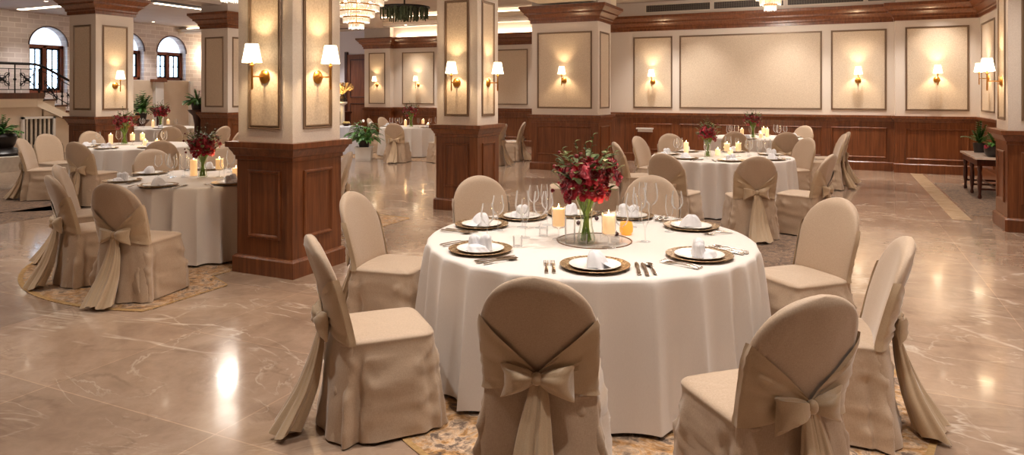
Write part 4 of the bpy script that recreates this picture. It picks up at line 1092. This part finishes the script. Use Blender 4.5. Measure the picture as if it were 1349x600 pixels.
# white planter with peace lily
X, Y = P(-3.66, 17.2)
t = thing('potted_plant', 'leafy green plant with white blooms in a white square planter', 'plant', (X,Y,0), .5); t.scale = (.92,.92,.88)
a = M(); s = .21
a.loft([[(sx*w, sy*w, z) for sx, sy in ((-1,-1),(1,-1),(1,1),(-1,1))] for w, z in ((.19,0),(.19,.03),(.20,.04),(.215,.34),(.225,.345),(.225,.37),(.18,.37),(.18,.33))]); a.build('planter', MT['white'], t, False)
a = M(); a.lathe([(.001,.33),(.12,.33),(.16,.55),(.14,.55),(.001,.5)], 20); a.build('inner_pot', MT['pot_dark'], t)
a = M(); r = random.Random(5)
for i in range(150):
    an = r.random()*2*PI; el = r.uniform(.0,1.4); L = r.uniform(.2,.5); rad = .1+L*cos(el)*.65; z = .55+L*sin(el)+.02
    leaf(a, (rad*cos(an), rad*sin(an), z), (cos(an), sin(an), .5*sin(el)-.1), r.uniform(.16,.24), r.uniform(.035,.055), .5)
    a.tube([(.05*cos(an),.05*sin(an),.5),(rad*cos(an), rad*sin(an), z)], .004, 4)
a.build('foliage', MT['leaf'], t)
a = M()
for i in range(7): an = i*.9; leaf(a, (.2*cos(an), .2*sin(an), .95+.05*(i%3)), (cos(an),sin(an),1), .13, .04, .1)
a.build('white_blooms', MT['white'], t)
# left edge planter
X, Y = P(-10.95, 14.9)
t = thing('palm_planter', 'broad palm in a dark bowl on a round stone plinth at the left edge', 'plant', (X,Y,0)); t.scale = (.85,.85,.9)
a = M(); a.lathe([(.001,0),(.62,0),(.62,.34),(.58,.36),(.001,.36)], 40); a.build('stone_plinth', MT['stone'], t)
a = M(); a.lathe([(.001,.36),(.55,.36),(.58,.42),(.5,.5),(.3,.52),(.26,.55),(.30,.62),(.34,.8),(.30,.86),(.001,.84)], 32); a.build('bowl', MT['pot_dark'], t)
fern(t, 48, .5, .84, 'leaf', 1, .024, 6, .9)
# palms on pedestals by the brick wall
def palm(x, z, zp, lb, sc=1, seed=2, L=.75):
    X, Y = P(x, z); t = thing('pedestal_palm', lb, 'plant', (X,Y,0))
    a = M(); a.lathe([(.001,0),(.16,0),(.16,.05),(.09,.1),(.08,zp-.35),(.12,zp-.15),(.22,zp-.04),(.24,zp),(.001,zp)], 24); a.build('pedestal', MT['wood_dark'], t)
    a = M(); a.lathe([(.001,zp),(.13,zp),(.17,zp+.2),(.15,zp+.2),(.001,zp+.17)], 20); a.build('pot', MT['pot_dark'], t)
    fern(t, 34, L, zp+.17, 'leaf', 1, .022, seed, .9)
palm(-11.2, 21.0, .85, 'green palm on a dark pedestal below the arched windows', 1, 2, .7)
palm(-7.68, 17.0, 1.25, 'green palm on a tall dark pedestal beside the far column', 1, 9, .4)
X, Y = P(-11.3,22.2); t = thing('pedestal_bowl', 'brown bowl on a slim dark stand below the white pilaster', 'bowl', (X,Y,0))
a = M(); a.lathe([(.001,0),(.14,0),(.14,.04),(.05,.08),(.045,.9),(.10,.96),(.001,.96)], 20); a.build('stand', MT['wood_dark'], t)
a = M(); a.lathe([(.001,.96),(.08,.96),(.24,1.12),(.26,1.2),(.23,1.2),(.06,1.0),(.001,.99)], 24); a.build('bowl', MT['wood'], t)
# lobby corner: white console, plume arrangement, lamp, buffet
X, Y = -15.9, 19.55
t = thing('buffet_table', 'buffet table under a pale blue-white cloth behind the nearest column', 'table', (P(-4.9,19.2)[0], P(-4.9,19.2)[1], 0))
a = M(); n = 80; a.loft([[(.75*f*spow(cos(2*PI*i/n),.25)*(1+.02*sin(i*1.3)*(.75-z)), .4*f*spow(sin(2*PI*i/n),.25)*(1+.03*sin(i*1.7)*(.75-z)), z) for i in range(n)] for f, z in ((.01,.75),(.97,.75),(1,.74),(1.01,.5),(1.04,.012))], True, False); a.build('cloth', flat('pale_blue_cloth', srgb(206,210,224), .8), t)
a = M(); a.box(-.6,-.3,.02,.6,.3,.72); a.build('table_core', MT['wood_dark'], t, False)
for k, (dx, c, nm) in enumerate(((-.3,(200,120,50),'bowl of orange fruit on the pale buffet table'),(.05,(120,50,30),'dark wooden bowl on the pale buffet table'),(.35,(214,190,120),'tan bread bowl on the pale buffet table'))):
    bx, by = P(-4.9+dx, 19.1); tt = thing('serving_bowl', nm, 'bowl', (bx,by,.752)); a = M(); a.lathe([(.001,0),(.06,0),(.13,.07),(.135,.07),(.12,.05),(.001,.02)], 20); a.build('bowl', MT['wood_dark'], tt)
    a = M()
    for i in range(7): a.ball((.06*cos(i*.9)*(i>0),.06*sin(i*.9)*(i>0),.08), .04, 8, 6)
    a.build('food', flat('food_%d' % k, srgb(*c), .5), tt)
X, Y = P(-4.95, 20.3)
t = thing('plume_arrangement', 'glowing pampas plumes in a dark vase against the white lobby wall', 'flowers', (X,Y,0))
a = M(); a.lathe([(.001,0),(.2,0),(.2,.04),(.06,.1),(.06,1.3),(.14,1.36),(.14,1.4),(.001,1.4)], 20); a.build('stand', MT['white'], t)
a = M(); a.lathe([(.001,1.4),(.08,1.4),(.12,1.5),(.05,1.6),(.07,1.62)], 16); a.build('vase', MT['pot_dark'], t)
a = M(); r = random.Random(3)
for i in range(40):
    an = r.random()*2*PI; q = r.random()*.42; a.tube([(0,0,1.6),(q*.5*cos(an),q*.5*sin(an),1.75),(q*cos(an),q*sin(an),1.72+.22*r.random()+.1*(.4-q))], [.004,.02,.03], 6)
a.build('plumes', MT['pampas'], t); light('POINT','plume_light',(.0,-.35,1.6),16,(1,.68,.3),t,.08)
t = thing('arched_mirror', 'tall arched mirror with a dark frame on the white lobby wall', 'mirror', (-17.05,19.97,1.3))
a = M(); pts = [(-.4,0,0),(.4,0,0)]+[(.4*cos(q),0,1.4+.5*sin(q)) for q in [PI*i/14 for i in range(15)]]; a.tube(pts+[pts[0]], .03, 6); a.build('mirror_rim', MT['iron'], t)
a = M(); a.add([(p[0],-.01,p[2]) for p in pts], [tuple(range(len(pts)))]); a.build('mirror_glass', flat('wall_mirror', (.8,.8,.8,1), .04, 1), t, False)
t = thing('reception_desk', 'dark wood desk beside the dark door', 'desk', (-15.1,18.5,0))
a = M(); a.box(-.5,-.25,0,.35,.3,.98); a.build('body', MT['wood_dark'], t, False)
a = M(); a.box(-.55,-.3,.98,.4,.35,1.04); a.build('desktop', MT['wood_dark'], t, False)
# pale service ledge seen on the dado near the pier
t = thing('white_wall_ledge', 'short pale ledge on the dark panelling right of the wide pier', 'ledge', (-4.2,16.68,.78))
a = M(); a.box(-.2,-.12,0,.2,0,.03); a.build('shelf_top', MT['white'], t, False)
a = M(); a.box(-.18,-.03,-.07,.18,0,0); a.build('rail', MT['white'], t, False)

# ------------------------------------------------------------------ light, camera, render
w = bpy.data.worlds.new('World'); bpy.context.scene.world = w; w.use_nodes = True
bg = w.node_tree.nodes['Background']; bg.inputs[0].default_value = (.62,.80,1,1); bg.inputs[1].default_value = 7
cam = bpy.data.cameras.new('Camera'); co = bpy.data.objects.new('Camera', cam); col.objects.link(co)
co.location = (0,0,1.65); co.rotation_euler = (PI/2, 0, TH)
cam.sensor_width = 36; cam.lens = 916*36/1349; cam.shift_y = (123-300)/1349; cam.clip_start = .05; cam.clip_end = 100
sc_ = bpy.context.scene; sc_.camera = co
sc_.view_settings.view_transform = 'Standard'; sc_.view_settings.look = 'None'; sc_.view_settings.gamma = 1; sc_.view_settings.use_curve_mapping = False
sc_.view_settings.exposure = .38
try:
    pass
    c = sc_.cycles; c.use_denoising = True; c.max_bounces = 8; c.diffuse_bounces = 4; c.glossy_bounces = 3; c.transparent_max_bounces = 24; c.sample_clamp_indirect = 4; c.caustics_reflective = False; c.caustics_refractive = False
except Exception: pass
